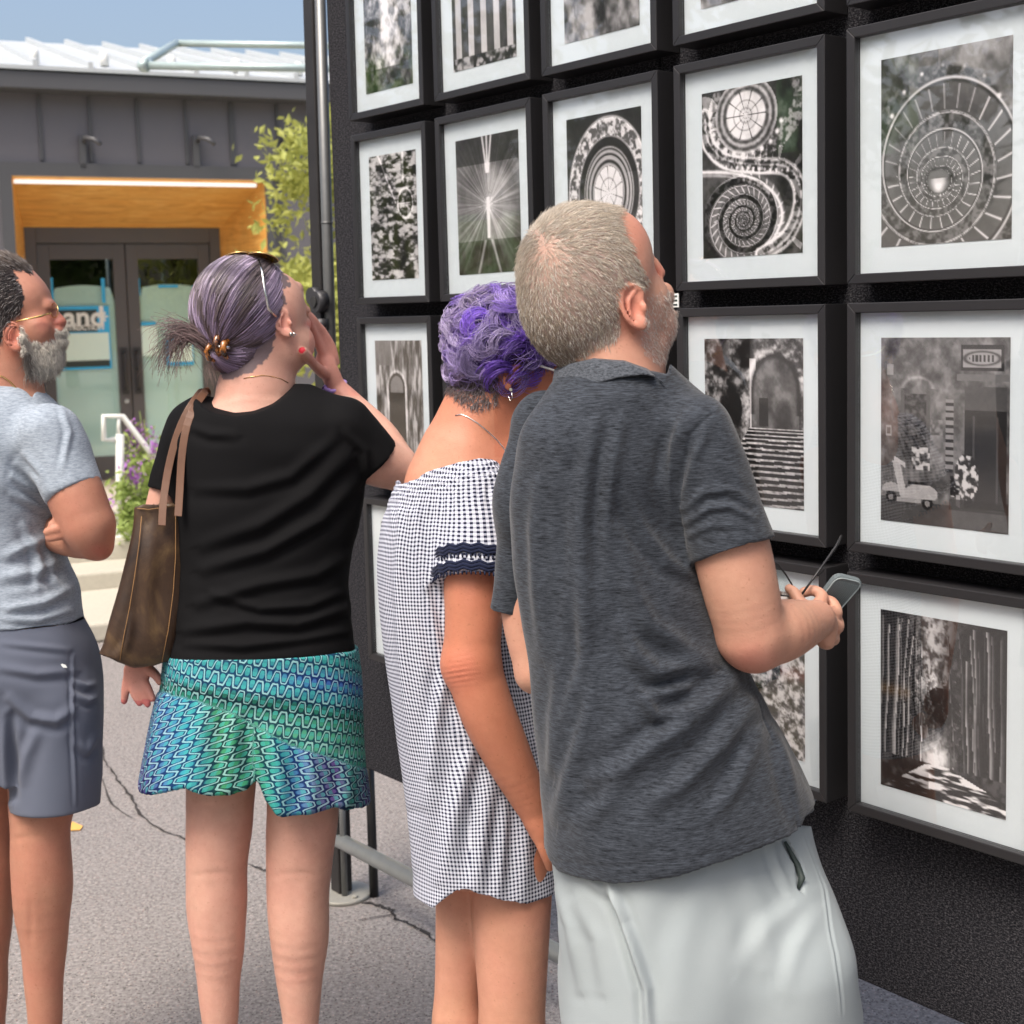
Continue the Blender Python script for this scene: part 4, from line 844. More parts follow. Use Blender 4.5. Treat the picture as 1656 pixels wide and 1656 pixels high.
# ================================================================== man in the charcoal polo shirt (nearest)
DA=1.85
def man_polo():
    b=Sculpt(DA); YW=R(33)
    root=person('nearest man with short grey hair, charcoal polo shirt and pale shorts, head tilted up',b.world(b.c(1100,1400,0))[0])
    # head
    b.ell((946,455,0),(109,126,98),R(-12)); b.ell((930,500,-5),(84,94,88),R(-10),20); b.ell((985,420,-24),(71,84,74),0,20); b.ell((1032,500,-32),(52,66,58),R(8),18); b.ell((1063,528,-42),(32,40,38),0,14)
    b.cap((1058,425,-62),(1068,441,-66),8,8.5,5); b.ell((1064,452,-64),(9,7,8),0,4); b.ell((1045,415,-58),(13,12,14),0,6); b.ell((1074,478,-56),(17,22,22),0,8); b.ell((1082,508,-56),(14,9,12),0,5)
    b.cap((985,545,-14),(996,640,-10),76,84,16); b.cap((1048,560,-30),(1020,640,-40),34,50,14)
    ear(b,1026,497,40,72,72,R(-14))
    # torso core, arms
    b.loft([(620,935,1065,.75,0),(690,880,1130,.62,0),(900,865,1140,.66,0),(1200,900,1240,.7,0),(1380,920,1290,.7,0),(1560,930,1330,.7,0)],YW,20,grow=-14)
    b.tube([(1130,725,70,46),(1172,830,84,50),(1181,880,85,60),(1197,950,84,59),(1214,1022,76,54)],12); b.ell((1223,1050,72),(35,34,36),0,14)
    b.tube([(1216,1030,70,53),(1262,1020,35,50),(1302,1008,-15,38),(1320,1002,-40,31)],14)
    # right hand: loose fist round a phone
    b.ell((1326,1004,-58),(27,36,26),R(-28),10); b.ell((1334,1030,-60),(18,22,22),R(-20),8)
    for pts in [[(1318,985,-74,13),(1330,966,-92,10.5),(1316,955,-104,9.5),(1300,958,-108,9)],[(1336,990,-72,13),(1351,992,-88,12),(1346,975,-104,10),(1330,968,-112,9)],
                [(1341,1006,-66,13),(1354,1014,-82,11.5),(1352,1000,-100,10),(1338,990,-108,9)],[(1338,1026,-60,12),(1348,1034,-76,10.5),(1346,1022,-94,9),(1334,1012,-100,8)]]: b.tube(pts,4)
    b.tube([(1306,992,-44,14),(1292,972,-52,11),(1284,958,-60,9.5),(1276,952,-66,8)],6)
    # left arm, far side
    b.tube([(862,745,-110,48),(846,900,-120,44),(848,1000,-118,38),(866,1088,-110,34)],12); b.tube([(866,1088,-110,33),(905,1060,-160,32),(950,1020,-210,24)],12)
    b.ell((968,1006,-226),(24,20,16),0,8)
    for i in range(4): b.tube([(980,1000+8*i,-236,8),(1002,996+8*i,-246,7),(1012,1004+8*i,-236,6.5)],3)
    b.tube([(968,992,-220,8),(980,980,-214,7)],3)
    # legs
    anks=[leg_to_ground(b,(1010,1560,-40),(1000,1790,-60),0,95,58,62),leg_to_ground(b,(1250,1540,40),(1230,1780,30),0,98,60,64)]
    hair=[(1003,315),(995,350),(1008,375),(1022,408),(1040,440),(1050,462),(1040,466),(1016,456),(1000,470),(1000,500),(1003,528),(996,552),(962,566),(914,596),(790,560),(790,300)]
    beard=[(1050,478),(1086,470),(1120,500),(1120,580),(1060,590),(1036,560),(1042,520)]
    def colour(V,Nn):
        c=np.ones((len(V),3)); hm=soft(V,hair,7,3); c=c*(1-hm[:,None])+hm[:,None]*np.array([.6,.82,1.0])
        bald=np.exp(-(((V[:,0]-885)/42)**2+((V[:,1]-415)/46)**2)); top=np.exp(-((V[:,1]-345)/34)**2)*(V[:,0]<1000); k=np.clip(bald*.9+top*.5,0,1)*hm; c=c*(1-k[:,None])+k[:,None]*np.array([.85,1.,1.12])
        bd=soft(V,beard,7,9)*(V[:,1]<600); c=c*(1-.45*bd[:,None])+.45*bd[:,None]*np.array([.85,1.05,1.3])
        e=np.exp(-(((V[:,0]-1024)/26)**2+((V[:,1]-497)/42)**2))*(V[:,2]>40); c*=1-e[:,None]*np.array([-.05,.22,.22])
        fh=np.exp(-(((V[:,0]-1030)/30)**2+((V[:,1]-380)/50)**2)); c*=1-fh[:,None]*np.array([-.03,.16,.16]); el=np.exp(-(((V[:,0]-1215)/48)**2+((V[:,1]-1068)/34)**2)); c*=1-el[:,None]*np.array([-.02,.2,.16])
        no=np.exp(-(((V[:,0]-1066)/12)**2+((V[:,1]-438)/12)**2)); c*=1-no[:,None]*np.array([0,.25,.22]); return c
    o,V,Nn,Q=garment(b,'body',m_skin('skin_fair_ruddy',(.53,.32,.225),(.58,.28,.205),.4),root,(770,300,-290),(1440,2160,240),3.2,color=colour,rx=1)
    # hair: short, swirling back and down from the crown
    Vp=b.pp(V); hm=soft(Vp,hair,5,3)>.5; hm&=(Vp[:,1]<605)
    crown=np.array([878,415.])
    def flow(P,r):
        f=np.zeros_like(P); dx=P[:,0]-crown[0]; dy=P[:,1]-crown[1]; rr=np.hypot(dx,dy)+1; f[:,0]=.55*dx/rr+.75*np.clip((P[:,0]-850)/60,0,1); f[:,1]=.55*dy/rr+.45-.35*np.exp(-((P[:,1]-350)/50)**2); f[:,:2]+=np.stack([waves(P,61,.03,.25),waves(P,62,.03,.25)],1); lowm=np.clip((P[:,1]-470)/80,0,1); f[:,0]=f[:,0]*(1-lowm)+lowm*(.25-(P[:,0]-930)/300); f[:,1]=f[:,1]*(1-lowm)+lowm*.9
        f[:,:2]+=r.normal(size=(len(P),2))*.1; return f
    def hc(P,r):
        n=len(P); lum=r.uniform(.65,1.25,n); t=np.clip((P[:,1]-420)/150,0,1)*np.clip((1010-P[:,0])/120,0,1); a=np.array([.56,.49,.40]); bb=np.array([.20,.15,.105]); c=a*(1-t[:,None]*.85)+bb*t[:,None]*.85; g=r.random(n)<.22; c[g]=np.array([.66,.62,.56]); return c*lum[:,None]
    bald=np.exp(-(((Vp[:,0]-885)/34)**2+((Vp[:,1]-412)/40)**2)); keep=rng.random(len(V))>bald*.5
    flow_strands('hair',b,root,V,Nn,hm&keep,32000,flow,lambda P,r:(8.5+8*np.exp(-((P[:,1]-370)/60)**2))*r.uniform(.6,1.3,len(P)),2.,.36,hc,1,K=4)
    bm=(soft(Vp,beard,6,9)>.5)&(Vp[:,1]<588)&(V[:,2]>-120)
    flow_strands('beard',b,root,V,Nn,bm,2600,lambda P,r:np.tile([.35,.75,0],(len(P),1))+r.normal(size=(len(P),3))*.2,6,1.5,.35,lambda P,r:np.array([.58,.50,.44])*r.uniform(.7,1.2,(len(P),1)),2,K=3)
    bw=np.exp(-(((V[:,0]-1050)/7)**2+((V[:,1]-417)/6)**2))>.3
    # ---- polo shirt
    p=Sculpt(DA)
    p.loft([(590,915,1080,1.1,-8),(622,893,1118,.86,-6),(648,876,1152,.70,-2),(690,850,1176,.62,0),(760,835,1172,.68,0),(850,828,1140,.76,2),(950,838,1158,.80,4),(1050,856,1190,.80,6),(1150,868,1243,.78,8),(1250,878,1298,.76,8),(1330,884,1330,.76,6),(1470,898,1345,.76,4)],YW,24,p=2.25)
    p.cap((1122,700,64),(1184,889,86),63,68,26,flat=True,sq=1.12); p.cap((885,690,-95),(826,990,-118),62,35,26,flat=True); p.ell((845,800,-90),(50,90,60),R(6),20)
    p.cut_below([(800,1500),(884,1382),(905,1401),(935,1409),(985,1414),(1030,1414),(1090,1404),(1180,1386),(1286,1353),(1296,1346),(1300,1334),(1324,1326),(1400,1326)],el=(1105,240,185))
    p.cut_above([(900,600),(930,600),(1000,596),(1050,600),(1080,606),(1090,560),(1100,540),(1300,500)])
    folds=[([(962,688),(948,760),(940,850),(942,960),(946,1060),(918,1150),(896,1240)],11,7),([(1002,682),(988,750),(980,850),(986,950)],10,6),([(925,770),(922,850),(922,930),(915,1010)],9,4),([(870,780),(862,860),(868,960),(878,1060)],9,4),
     ([(1012,800),(1040,860),(1078,910),(1122,935)],9,5),([(1000,860),(1018,950),(1050,1010),(1110,1050),(1150,1070)],12,6.5),([(1112,672),(1092,720),(1080,780),(1090,840)],9,6),
     ([(1010,1010),(1026,1060),(1062,1090),(1110,1078),(1150,1088)],12,8),([(1190,1090),(1140,1140),(1080,1190),(1010,1240),(960,1262)],13,8),([(1215,1140),(1160,1210),(1100,1270),(1050,1300)],12,7),
     ([(1225,1190),(1190,1270),(1150,1320)],10,5),([(1130,1105),(1080,1118),(1046,1126)],8,7),([(1030,1120),(1062,1160),(1110,1150)],8,6),([(960,1080),(950,1160),(918,1260),(905,1320)],12,6),([(1255,1170),(1270,1240),(1290,1320)],8,4),
     ([(905,1080),(892,1160),(888,1250)],9,4),([(1010,1250),(980,1300),(940,1330)],12,4)]
    sl=[([(1108,822),(1140,796),(1180,792),(1214,812)],7,5),([(1112,846),(1146,822),(1182,820),(1220,838)],6,4.5),([(1145,690),(1124,740),(1108,800)],8,5),([(1160,740),(1190,770),(1200,790)],9,3),([(1116,866),(1150,850),(1190,852)],6,3)]
    def seams(V,Nn):
        d=np.zeros(len(V)); 
        for pts,w_,a in [([(1152,668),(1118,700),(1102,760),(1098,820),(1108,888)],2.6,-2.6),([(895,1392),(985,1402),(1090,1392),(1180,1374),(1284,1342)],1.8,-1.5),([(1116,874),(1180,879),(1246,882)],1.8,-1.4),([(905,650),(960,632),(1060,636),(1150,668)],2.,-1.),([(1228,1130),(1262,1230),(1292,1340)],2.,-1.5)]:
            P=np.array(pts,float); best=np.full(len(V),1e9)
            for i in range(len(P)-1):
                ab=P[i+1]-P[i]; pa=V[:,:2]-P[i]; t=np.clip(pa@ab/(ab@ab),0,1); best=np.minimum(best,np.hypot(*(pa-t[:,None]*ab).T))
            d+=a*np.exp(-(best/w_)**2)*(Nn[:,2]*0+(V[:,2]>-20))
        return d
    folds=[(a_,w_*1.3,h_*1.55) for a_,w_,h_ in folds]
    garment(p,'polo_shirt',M['polo'],root,(770,560,-290),(1420,1500,240),3.,folds=folds+sl,wv=[(3,.028,1.6,(1,.55,1)),(5,.07,.5,(1,.5,1))],extra=seams,rx=2)
    c_=Sculpt(DA); c_.cap((990,560,-10),(1008,655,-8),92,128,0,flat=False,sq=1.); c_.ops=[(c_.ops[0][0],0,'u')]
    c_.cut_above([(880,606),(905,596),(922,584),(960,573),(1010,576),(1046,590),(1068,606),(1084,624),(1100,640)],zs=.10)
    c_.cut_below([(880,652),(904,645),(930,634),(960,622),(1000,611),(1040,606),(1062,610),(1078,626),(1100,650)])
    garment(c_,'collar',M['collar'],root,(870,560,-140),(1120,670,130),2.2,rx=1)
    # ---- shorts
    q=Sculpt(DA)
    q.loft([(1318,892,1312,.66,0),(1400,902,1326,.70,0),(1480,910,1350,.72,0),(1560,920,1372,.70,0)],YW,20,p=2.4)
    q.ops=[]; q.loft([(1318,892,1308,.66,0),(1400,902,1322,.70,0),(1480,908,1345,.72,0),(1560,916,1366,.70,0),(1640,920,1385,.66,0)],YW,20,p=2.5); q.cap((1025,1560,-45),(1000,1900,-60),108,96,60,flat=True,sq=1.15); q.cap((1262,1560,45),(1290,1900,30),112,108,60,flat=True,sq=1.1)
    q.cut_above([(880,1345),(905,1390),(1010,1398),(1180,1370),(1290,1335),(1330,1332)])
    z1,z2,z3=q.zs(1272,1366),q.zs(1290,1405),q.zs(1294,1438)
    q.tube([(1270,1360,z1-3,5),(1290,1400,z2-5,8),(1298,1422,z3-5,9),(1291,1442,z3-3,5)],2,'s')
    sf=[([(1200,1400),(1230,1470),(1240,1560)],20,4),([(900,1440),(925,1500),(940,1600)],10,5),([(980,1418),(1000,1470),(1022,1530),(1045,1600),(1050,1680)],8,14),([(950,1420),(990,1455),(1010,1480)],8,4),([(1250,1362),(1258,1400),(1278,1446)],7,4),([(1300,1450),(1240,1500),(1200,1560)],16,3),([(935,1460),(965,1520),(975,1600)],12,4),([(1320,1480),(1290,1530),(1270,1600)],14,3),([(1130,1440),(1100,1540),(1090,1640)],26,4),([(1303,1352),(1332,1440),(1352,1540),(1362,1640)],2.2,-2.5)]
    garment(q,'shorts',M['khaki'],root,(860,1300,-290),(1440,1930,260),3.6,folds=sf,wv=[(8,.022,2.2,(1,.8,1))],rx=2)
    MB().tube([Vector(q.world(q.c(x_,y_,z_))[0]) for x_,y_,z_ in [(1270,1362,z1-4),(1290,1400,z2-7),(1297,1420,z3-7),(1291,1438,z3-4)]],[.002,.0042,.0045,.002],10).build('pocket_shade',M['sign_black'],root)  # dark rod inside the pocket slit, standing in for its shade
    shoes(b,anks,root,M['white_paint'])
    # phone in its case, and folded reading glasses, both in the hand
    ph=Sculpt(DA); C4=[ph.c(1318,978,-118),ph.c(1354,930,-96),ph.c(1399,941,-112),ph.c(1352,996,-134)]; W4=[Vector(ph.world(c)[0]) for c in C4]
    n=(W4[1]-W4[0]).cross(W4[3]-W4[0]).normalized(); 
    if n.dot(Vector(CO)-W4[0])<0: n=-n
    e=empty('mobile_phone',(W4[0]+W4[2])/2); tag(e,'dark grey mobile phone in a ribbed case held by the man in the polo shirt','phone')
    def rr(W4,ins,k=5):
        c=sum(W4,Vector())/4; W5=[w_+(c-w_).normalized()*ins for w_ in W4]; out=[]
        for i in range(4):
            a,bq,cc=W5[i-1],W5[i],W5[(i+1)%4]; u=(a-bq).normalized()*.012; v=(cc-bq).normalized()*.012
            for j in range(k): t=j/(k-1); out.append(bq+u*(1-t)**2+v*t**2)
        return out
    L=rr(W4,0); MB().poly([p_-n*.010 for p_ in L],n*.010).build('case',simple('phone_case',(.13,.16,.17),.6,0,.2,200,.4),e,.0015)
    mb=MB()
    for i in range(13):
        t=.1+.8*i/12; a=W4[0].lerp(W4[1],.14).lerp(W4[3].lerp(W4[2],.14),t) ; bq=W4[0].lerp(W4[1],.86).lerp(W4[3].lerp(W4[2],.86),t); mb.tube([a+n*.0004,bq+n*.0004],.0007,6)
    mb.build('case_ribs',simple('case_rib',(.09,.11,.115),.6),e); mb=MB(); L2=rr(W4,.003); mb.tube(L2+[L2[0]],.0011,6,False); mb.build('case_edge',simple('case_edge',(.3,.36,.37),.4),e)
    g=Sculpt(DA); e=empty('reading_glasses',g.world(g.c(1285,945,-90))[0]); tag(e,'thin dark rimmed reading glasses dangling from the fingers of the hand with the phone','glasses')
    W=lambda *a: Vector(g.world(g.c(*a))[0])
    lens=[(1247,906),(1258,912),(1270,928),(1280,944),(1284,956),(1276,964),(1262,963),(1250,956),(1243,940),(1242,920)]; MB().tube([W(x,y,-86) for x,y in lens+lens[:1]],.0012,8).build('rim',M['black'],e)
    Lp=[W(x,y,-87) for x,y in lens]; MB().poly(Lp,(W(1260,930,-89)-W(1260,930,-87))).build('lens',M['lens'],e)
    MB().tube([W(1296,962,-80),W(1330,915,-110),W(1352,884,-135),W(1361,866,-145)],[.0016,.0016,.0022,.0016],8).build('temple_arm',M['black'],e); MB().tube([W(1284,958,-84),W(1296,966,-80)],.0014,8).build('bridge',M['silver'],e)
man_polo()
def loft_uv(sc,last,Rm,extra=None,rot=None):
    X,cx,a,b,z,cy,sy,tilt=last
    def fn(V,Vp):
        y=V[:,1]; C=ip(y,X,cx); Zc=ip(y,X,z); A=ip(y,X,a); B=ip(y,X,b); C=CX+(C-CX)*(1-Zc*sc.s/sc.D); dx=V[:,0]-C; dz=V[:,2]-Zc
        u=dx*cy-dz*sy; v=dx*sy+dz*cy; ph=np.arctan2(u/A,v/B); o=np.stack([ph*Rm*sc.s,y*sc.s,np.zeros(len(V))],1)
        return o if extra is None else extra(Vp,o)
    return fn
# ================================================================== woman with purple curls in the gingham dress
def woman_gingham():
    D=2.25; b=Sculpt(D); YW=R(38)
    root=person('woman with short purple curls in an off-shoulder gingham dress, bending towards the photographs',b.world(b.c(790,1500,0))[0])
    b.ell((812,562,0),(80,86,82),0); b.ell((858,610,-22),(58,58,60),R(-30),20); b.ell((885,640,-34),(40,36,44),R(-30),14); b.cap((918,628,-50),(925,642,-52),8,7,6)
    b.cap((798,612,0),(762,720,2),58,74,22); b.cap((850,640,-20),(825,730,-20),44,70,26); b.ell((745,800,0),(100,108,84),R(8),30,yaw=YW); b.ell((800,790,10),(70,70,60),0,30)
    ear(b,823,612,18,36,70,R(10))
    b.loft([(800,668,850,.7,0),(900,650,850,.7,0),(1100,650,855,.72,0),(1300,690,880,.72,0),(1420,720,885,.7,0)],YW,20,grow=-6)
    # near arm hanging down in front of the dress
    b.tube([(770,806,80,46),(766,930,116,46),(766,1000,124,44),(762,1068,126,43)],14); b.ell((748,1082,122),(30,30,30),0,12)
    b.tube([(762,1070,126,43),(788,1150,124,42),(820,1220,114,37),(850,1282,102,29),(866,1320,98,21)],14)
    b.ell((872,1338,97),(19,34,22),R(-22),10)
    for i,(dx,l) in enumerate([(0,1.),(5,1.08),(9,1.02),(12,.85)]):
        b.tube([(871+dx*.5,1350-i*3,104-i*9,10),(878+dx*.6,1370-i*2,106-i*9,9.5),(885+dx*.5,1366+22*l-i*2,102-i*9,8.5),(889+dx*.3,1376+27*l-i*4,94-i*9,6.5)],3)
    b.tube([(868,1330,84,9),(880,1346,76,8),(892,1358,70,7)],4)
    # far arm
    b.tube([(870,820,-90,42),(900,980,-90,38),(940,1100,-100,34)],14); b.tube([(940,1100,-100,34),(990,1050,-180,30),(1020,1010,-240,20)],14)
    an=[leg_to_ground(b,(762,1380,-30),(742,1600,-45),0,58,40,44),leg_to_ground(b,(826,1380,14),(828,1620,20),0,70,54,53)]
    hair=[(700,440),(700,600),(735,628),(768,640),(802,630),(804,600),(822,586),(862,600),(900,586),(960,560),(960,440)]
    def colour(V,Nn):
        c=np.ones((len(V),3)); h=soft(V,hair,5,4); c=c*(1-h[:,None])+h[:,None]*np.array([.13,.22,.44]); el=np.exp(-(((V[:,0]-742)/34)**2+((V[:,1]-1082)/36)**2)); c*=1-el[:,None]*np.array([-.12,.04,.0])
        f=(V[:,1]<740)&(V[:,0]>800); c*=1-.22*f[:,None]*np.array([.2,.6,.7]); pale=np.clip((V[:,1]-1380)/120,0,1); c*=1+pale[:,None]*np.array([.1,.4,.6]); bk=np.exp(-(((V[:,0]-700)/70)**2+((V[:,1]-740)/60)**2)); c*=1+bk[:,None]*np.array([.2,.5,.7]); return c  # f: shade on face and neck side painted into the skin colour
    def wr(V,Nn): # elbow creases
        r=np.hypot((V[:,0]-742)/1.,(V[:,1]-1085)/.8); return -.9*np.cos(V[:,1]*.75+V[:,0]*.12)*np.exp(-(r/26)**2)*(V[:,2]>110)
    o,V,Nn,Q=garment(b,'body',m_skin('skin_tanned',(.48,.21,.12),(.53,.2,.13),.4),root,(600,470,-300),(1060,2100,230),3.,color=colour,extra=wr,rx=1)
    Vp=b.pp(V); nm=soft(Vp,[(722,560),(724,630),(745,652),(782,662),(806,650),(806,600)],3,5)>.5; nm&=(V[:,2]>-50)
    flow_strands('nape_hair',b,root,V,Nn,nm,4200,lambda P,r:np.tile([-.15,.9,0],(len(P),1))+r.normal(size=(len(P),3))*.3,9,2.5,.5,lambda P,r:np.array([.10,.08,.08])*r.uniform(.6,2.6,(len(P),1)),6,K=4,curl=.5)
    # dress
    d=Sculpt(D)
    d.loft([(730,672,850,.62,0),(770,650,858,.66,0),(805,634,866,.7,0),(850,623,868,.74,0),(900,617,866,.78,0),(960,618,862,.8,0),(1050,626,862,.82,0),(1150,640,876,.84,0),(1250,656,892,.84,0),(1350,670,904,.82,0),(1520,676,918,.8,0)],YW,20,p=2.2); last=d.last
    d.cap((768,800,70),(772,936,112),60,66,26,flat=True,sq=1.12)
    d.cut_above([(600,778),(642,776),(652,782),(672,778),(700,764),(740,750),(775,742),(820,746),(900,760)],zs=-.0)
    d.cut_below([(600,1450),(671,1456),(700,1463),(716,1448),(736,1433),(760,1432),(782,1443),(820,1459),(860,1466),(905,1458),(960,1440)],el=(795,140,100))
    F1=[([(650,830),(642,950),(655,1100),(668,1300)],9,5),([(672,830),(690,950),(716,1080),(700,1250)],10,7),([(700,850),(712,960),(735,1060)],8,4.5),([(716,1120),(760,1210),(735,1320),(716,1420)],15,9),([(730,1060),(700,1180),(690,1300)],12,5),([(792,1250),(780,1350),(770,1440)],14,7),([(850,1240),(850,1350),(845,1460)],13,6),([(640,1000),(646,1200),(668,1400)],9,4),([(840,900),(850,1050),(880,1200)],12,6),([(820,1300),(812,1380),(806,1450)],10,5)]
    def smock(V,Nn):
        top=ip(V[:,0],[640,700,775,900],[776,764,742,760]); t=(V[:,1]-top); m=np.clip(1-np.abs(t-22)/26,0,1)*(V[:,1]<850); return (1.6*np.sin(t*2*math.pi/9.5)+1.1*np.sin(V[:,0]*2*math.pi/9+3*np.sin(t*.2)))*m+ (2.2*np.sin(V[:,0]*.42))*np.exp(-np.abs(t-55)/22)*(t>40) + np.where(t<5,1.5,0)
    u0=loft_uv(d,last,125)
    def ex(V,o):
        sl=(V[:,2]>78)&(V[:,1]<945)&(V[:,0]>700); w_=fold(V,F1)
        o[:,0]+=waves(V,31,.02,.0022,n=5)+ .0004*w_*np.sign(V[:,0]-760); o[:,1]+=waves(V,32,.018,.0025,n=5)+.0003*w_; return o
    garment(d,'dress',M['gingham'],root,(580,720,-230),(960,1500,230),2.8,folds=F1,wv=[(9,.035,1.3,(1,.25,1))],extra=smock,uv=loft_uv(d,last,125,ex),rx=2)
    # navy lace bands round the sleeve
    a=d.c(768,800,70); e_=d.c(772,936,112); ax=(e_-a)/np.linalg.norm(e_-a); u=np.cross(ax,[0,0,1.]); u/=np.linalg.norm(u); v=np.cross(ax,u)
    for t_,rad,nm in[(.80,67,'lace_band'),(1.0,69,'lace_hem')]:
        c0=a+(e_-a)*t_; mb=MB(); 
        for off,wd in((-5,2.6),(0,3.2),(5,2.6)):
            pts=[]
            for k in range(73):
                th=k*2*math.pi/72; q=c0+ax*(off+2.0*math.sin(th*18)+(7*math.cos(th-.5)))+(u*math.cos(th)*rad+v*math.sin(th)*rad*1.1); pts.append(d.world(q)[0])
            mb.tube(pts,wd*d.s,6,False)
        mb.build(nm,M['navy_lace'],root); 
        mb=MB()
        for k in range(64):
            th=k*2*math.pi/64; q=c0+ax*(8+7*math.cos(th-.5))+(u*math.cos(th)*rad+v*math.sin(th)*rad*1.1); mb.tube([d.world(q)[0],d.world(q+ax*6)[0]],[1.9*d.s,1.2*d.s],5)
        mb.build('fringe',M['navy_lace'],root)
    # curls
    hs=Sculpt(D); hs.ell((806,552,2),(86,80,84),0); hs.ell((786,606,6),(52,42,62),R(15),14); hs.ell((866,556,-8),(50,44,60),0,14)
    def hx(V,Nn): return 5*np.abs(waves(V,12,.09,1.,n=6))-3+2*waves(V,13,.22,1.,n=5)
    def hcol(V,Nn):
        t=np.clip(.5+waves(V,14,.05,.35),0,1)[:,None]; c=np.array([.05,.025,.13])*(1-t)+np.array([.12,.06,.30])*t; g=np.clip((690-V[:,1]+0*V[:,0])/200,0,1)[:,None]; n_=np.clip((V[:,1]-608)/40,0,1)[:,None]*np.clip((840-V[:,0])/60,0,1)[:,None]; return c*(1-n_)+np.array([.06,.045,.04])*n_
    hm_=M['hair']; o,HV,HN,_=garment(hs,'hair',hm_,root,(690,440,-120),(950,680,120),2.6,extra=hx,color=hcol,rx=1)
    # curl tubes: arcs and ringlets
    r=np.random.default_rng(21); n=10500; i=r.integers(0,len(HV),n); keep=(HV[i,2]>-85); i=i[keep]; n=len(i); P=HV[i]; nn=HN[i]; f=r.normal(size=(n,3))*.55+(P-np.array([800,500,40.]))/60+np.array([0,.5,0]); f=f-(f*nn).sum(1)[:,None]*nn; f/=np.linalg.norm(f,axis=1)[:,None]; g=np.cross(nn,f)
    K=13; t=np.linspace(0,1,K); edge=np.clip((790-P[:,0])/90,0,1); low=np.clip((P[:,1]-600)/40,0,1)*np.clip((840-P[:,0])/50,0,1)
    Rr=r.uniform(11,24,n)*(1-.45*edge)*(1-.5*low); tw=r.uniform(.45,1.25,n)*math.pi*r.choice([-1,1],n); lift=r.uniform(1,8,n)*(1-.5*low); st=r.uniform(0,10,n)
    # locks: neighbouring strands share the same curl; cluster to centres
    nc=240; ci=r.integers(0,n,nc); cen=P[ci]; dd=((P[:,None,:]-cen[None])**2).sum(2).argmin(1); F2=f[ci][dd]; F2=F2-(F2*nn).sum(1)[:,None]*nn; F2/=np.linalg.norm(F2,axis=1)[:,None]+1e-9; mixm=(r.random(n)<.86)[:,None]; f=np.where(mixm,F2,f); g=np.cross(nn,f); Rr=np.where(mixm[:,0],Rr[ci][dd]*r.uniform(.8,1.2,n),Rr); tw=np.where(mixm[:,0],tw[ci][dd]*r.uniform(.92,1.08,n),tw); base=np.where(mixm,cen[dd]+(P-cen[dd])*.5,P); 
    th=tw[:,None]*t[None]; paths=base[:,None,:]+f[:,None,:]*(Rr[:,None]*np.sin(th))[...,None]+g[:,None,:]*(Rr[:,None]*(1-np.cos(th)))[...,None]+nn[:,None,:]*((lift[:,None]*np.sin(t*math.pi)[None]+2+t[None]*st[:,None]*.35))[...,None]
    lum=r.uniform(.6,1.25,n)[:,None]; pal=np.array([[.20,.10,.55],[.13,.055,.42],[.34,.24,.62],[.42,.34,.58],[.24,.15,.5]]); cl=(pal[r.integers(0,5,nc)]*r.uniform(.35,1.5,(nc,1)))[dd]; gray=np.array([.42,.36,.40]); lav=np.array([.45,.38,.62]); e1=np.clip(edge+.25*(P[:,1]<510),0,1)[:,None]; pale=(r.random(nc)<.3)[dd][:,None]; cl=np.where(pale,cl*.4+lav*.6,cl); c=cl*(1-.8*e1)+(gray*.5+lav*.5)*.8*e1; dk=np.array([.07,.05,.045]); c=c*(1-low[:,None])+dk*low[:,None]*r.uniform(.7,3,n)[:,None]
    strands('curls',hs,M['hair'],root,paths,(.5*(1-.5*np.abs(t-.4)))[None]*r.uniform(.5,1.15,(n,1)),c*lum,4)
    n=500; i=r.integers(0,len(HV),n); P=HV[i]; nn=HN[i]; f=r.normal(size=(n,3)); t=np.linspace(0,1,9); g=np.cross(nn,f); L=r.uniform(8,20,n); paths=P[:,None]+nn[:,None]*(L[:,None]*t)[...,None]*.8+f[:,None]*(3.5*np.sin(t[None]*6+L[:,None]))[...,None]; strands('stray_hair',hs,M['hair'],root,paths,(.28*(1-.5*t))[None],np.tile([.45,.38,.6],(n,1))*r.uniform(.6,1.2,(n,1)))
    W=lambda x,y,z=0: Vector(b.world(b.c(x,y,z))[0])
    def onskin(pts,lift=.8):
        return [W(x,y,b.zs(x,y)+lift) for x,y in pts]
    cp=[(736,672),(746,670),(756,674),(772,684),(788,697),(804,712),(814,724),(822,738),(826,750)]; pts=onskin(cp,1.2)
    if len(pts)>3: MB().tube(pts,.0011,6).build('necklace',M['silver'],root)
    ez=b.zs(825,627); MB().tube([W(826,630,ez),W(826,630,ez+3)],[.0035,.0025],10).tube([W(827,633,ez+1),W(829,644,ez+1),W(825,648,ez+1),W(822,640,ez+1)],.0007,6).build('earring',M['silver'],root)
    e=empty('reading_glasses',W(893,598,50)); tag(e,'pale framed glasses on the face of the woman with purple curls','glasses')
    MB().tube([W(868,590,58),W(890,597,50),W(908,603,36),W(930,606,0)],.0018,8).build('temple_arm',M['white_paint'],e); MB().tube([W(930,606,0),W(938,612,-14),W(938,622,-30),W(930,622,-44),W(924,612,-40),W(928,606,-16)],.0013,8).build('rim',M['white_paint'],e)
    # dark bag hanging in front of her
    e=empty('shoulder_bag',W(735,1440,-120)); tag(e,'round black bag with a pale edge, hanging in front of the gingham dress','bag')
    rr=[]; cb=W(752,1410,-150); ux=np.array(W(852,1410,-150)-cb)/100; uy=np.array(W(752,1510,-150)-cb)/100
    def ringp(k,r1,r2,zz): a=k*2*math.pi/40; q=Vector(ux*math.cos(a)*r1+uy*math.sin(a)*r2); return cb+q+Vector(np.array(W(752,1410,-150+zz)-cb))
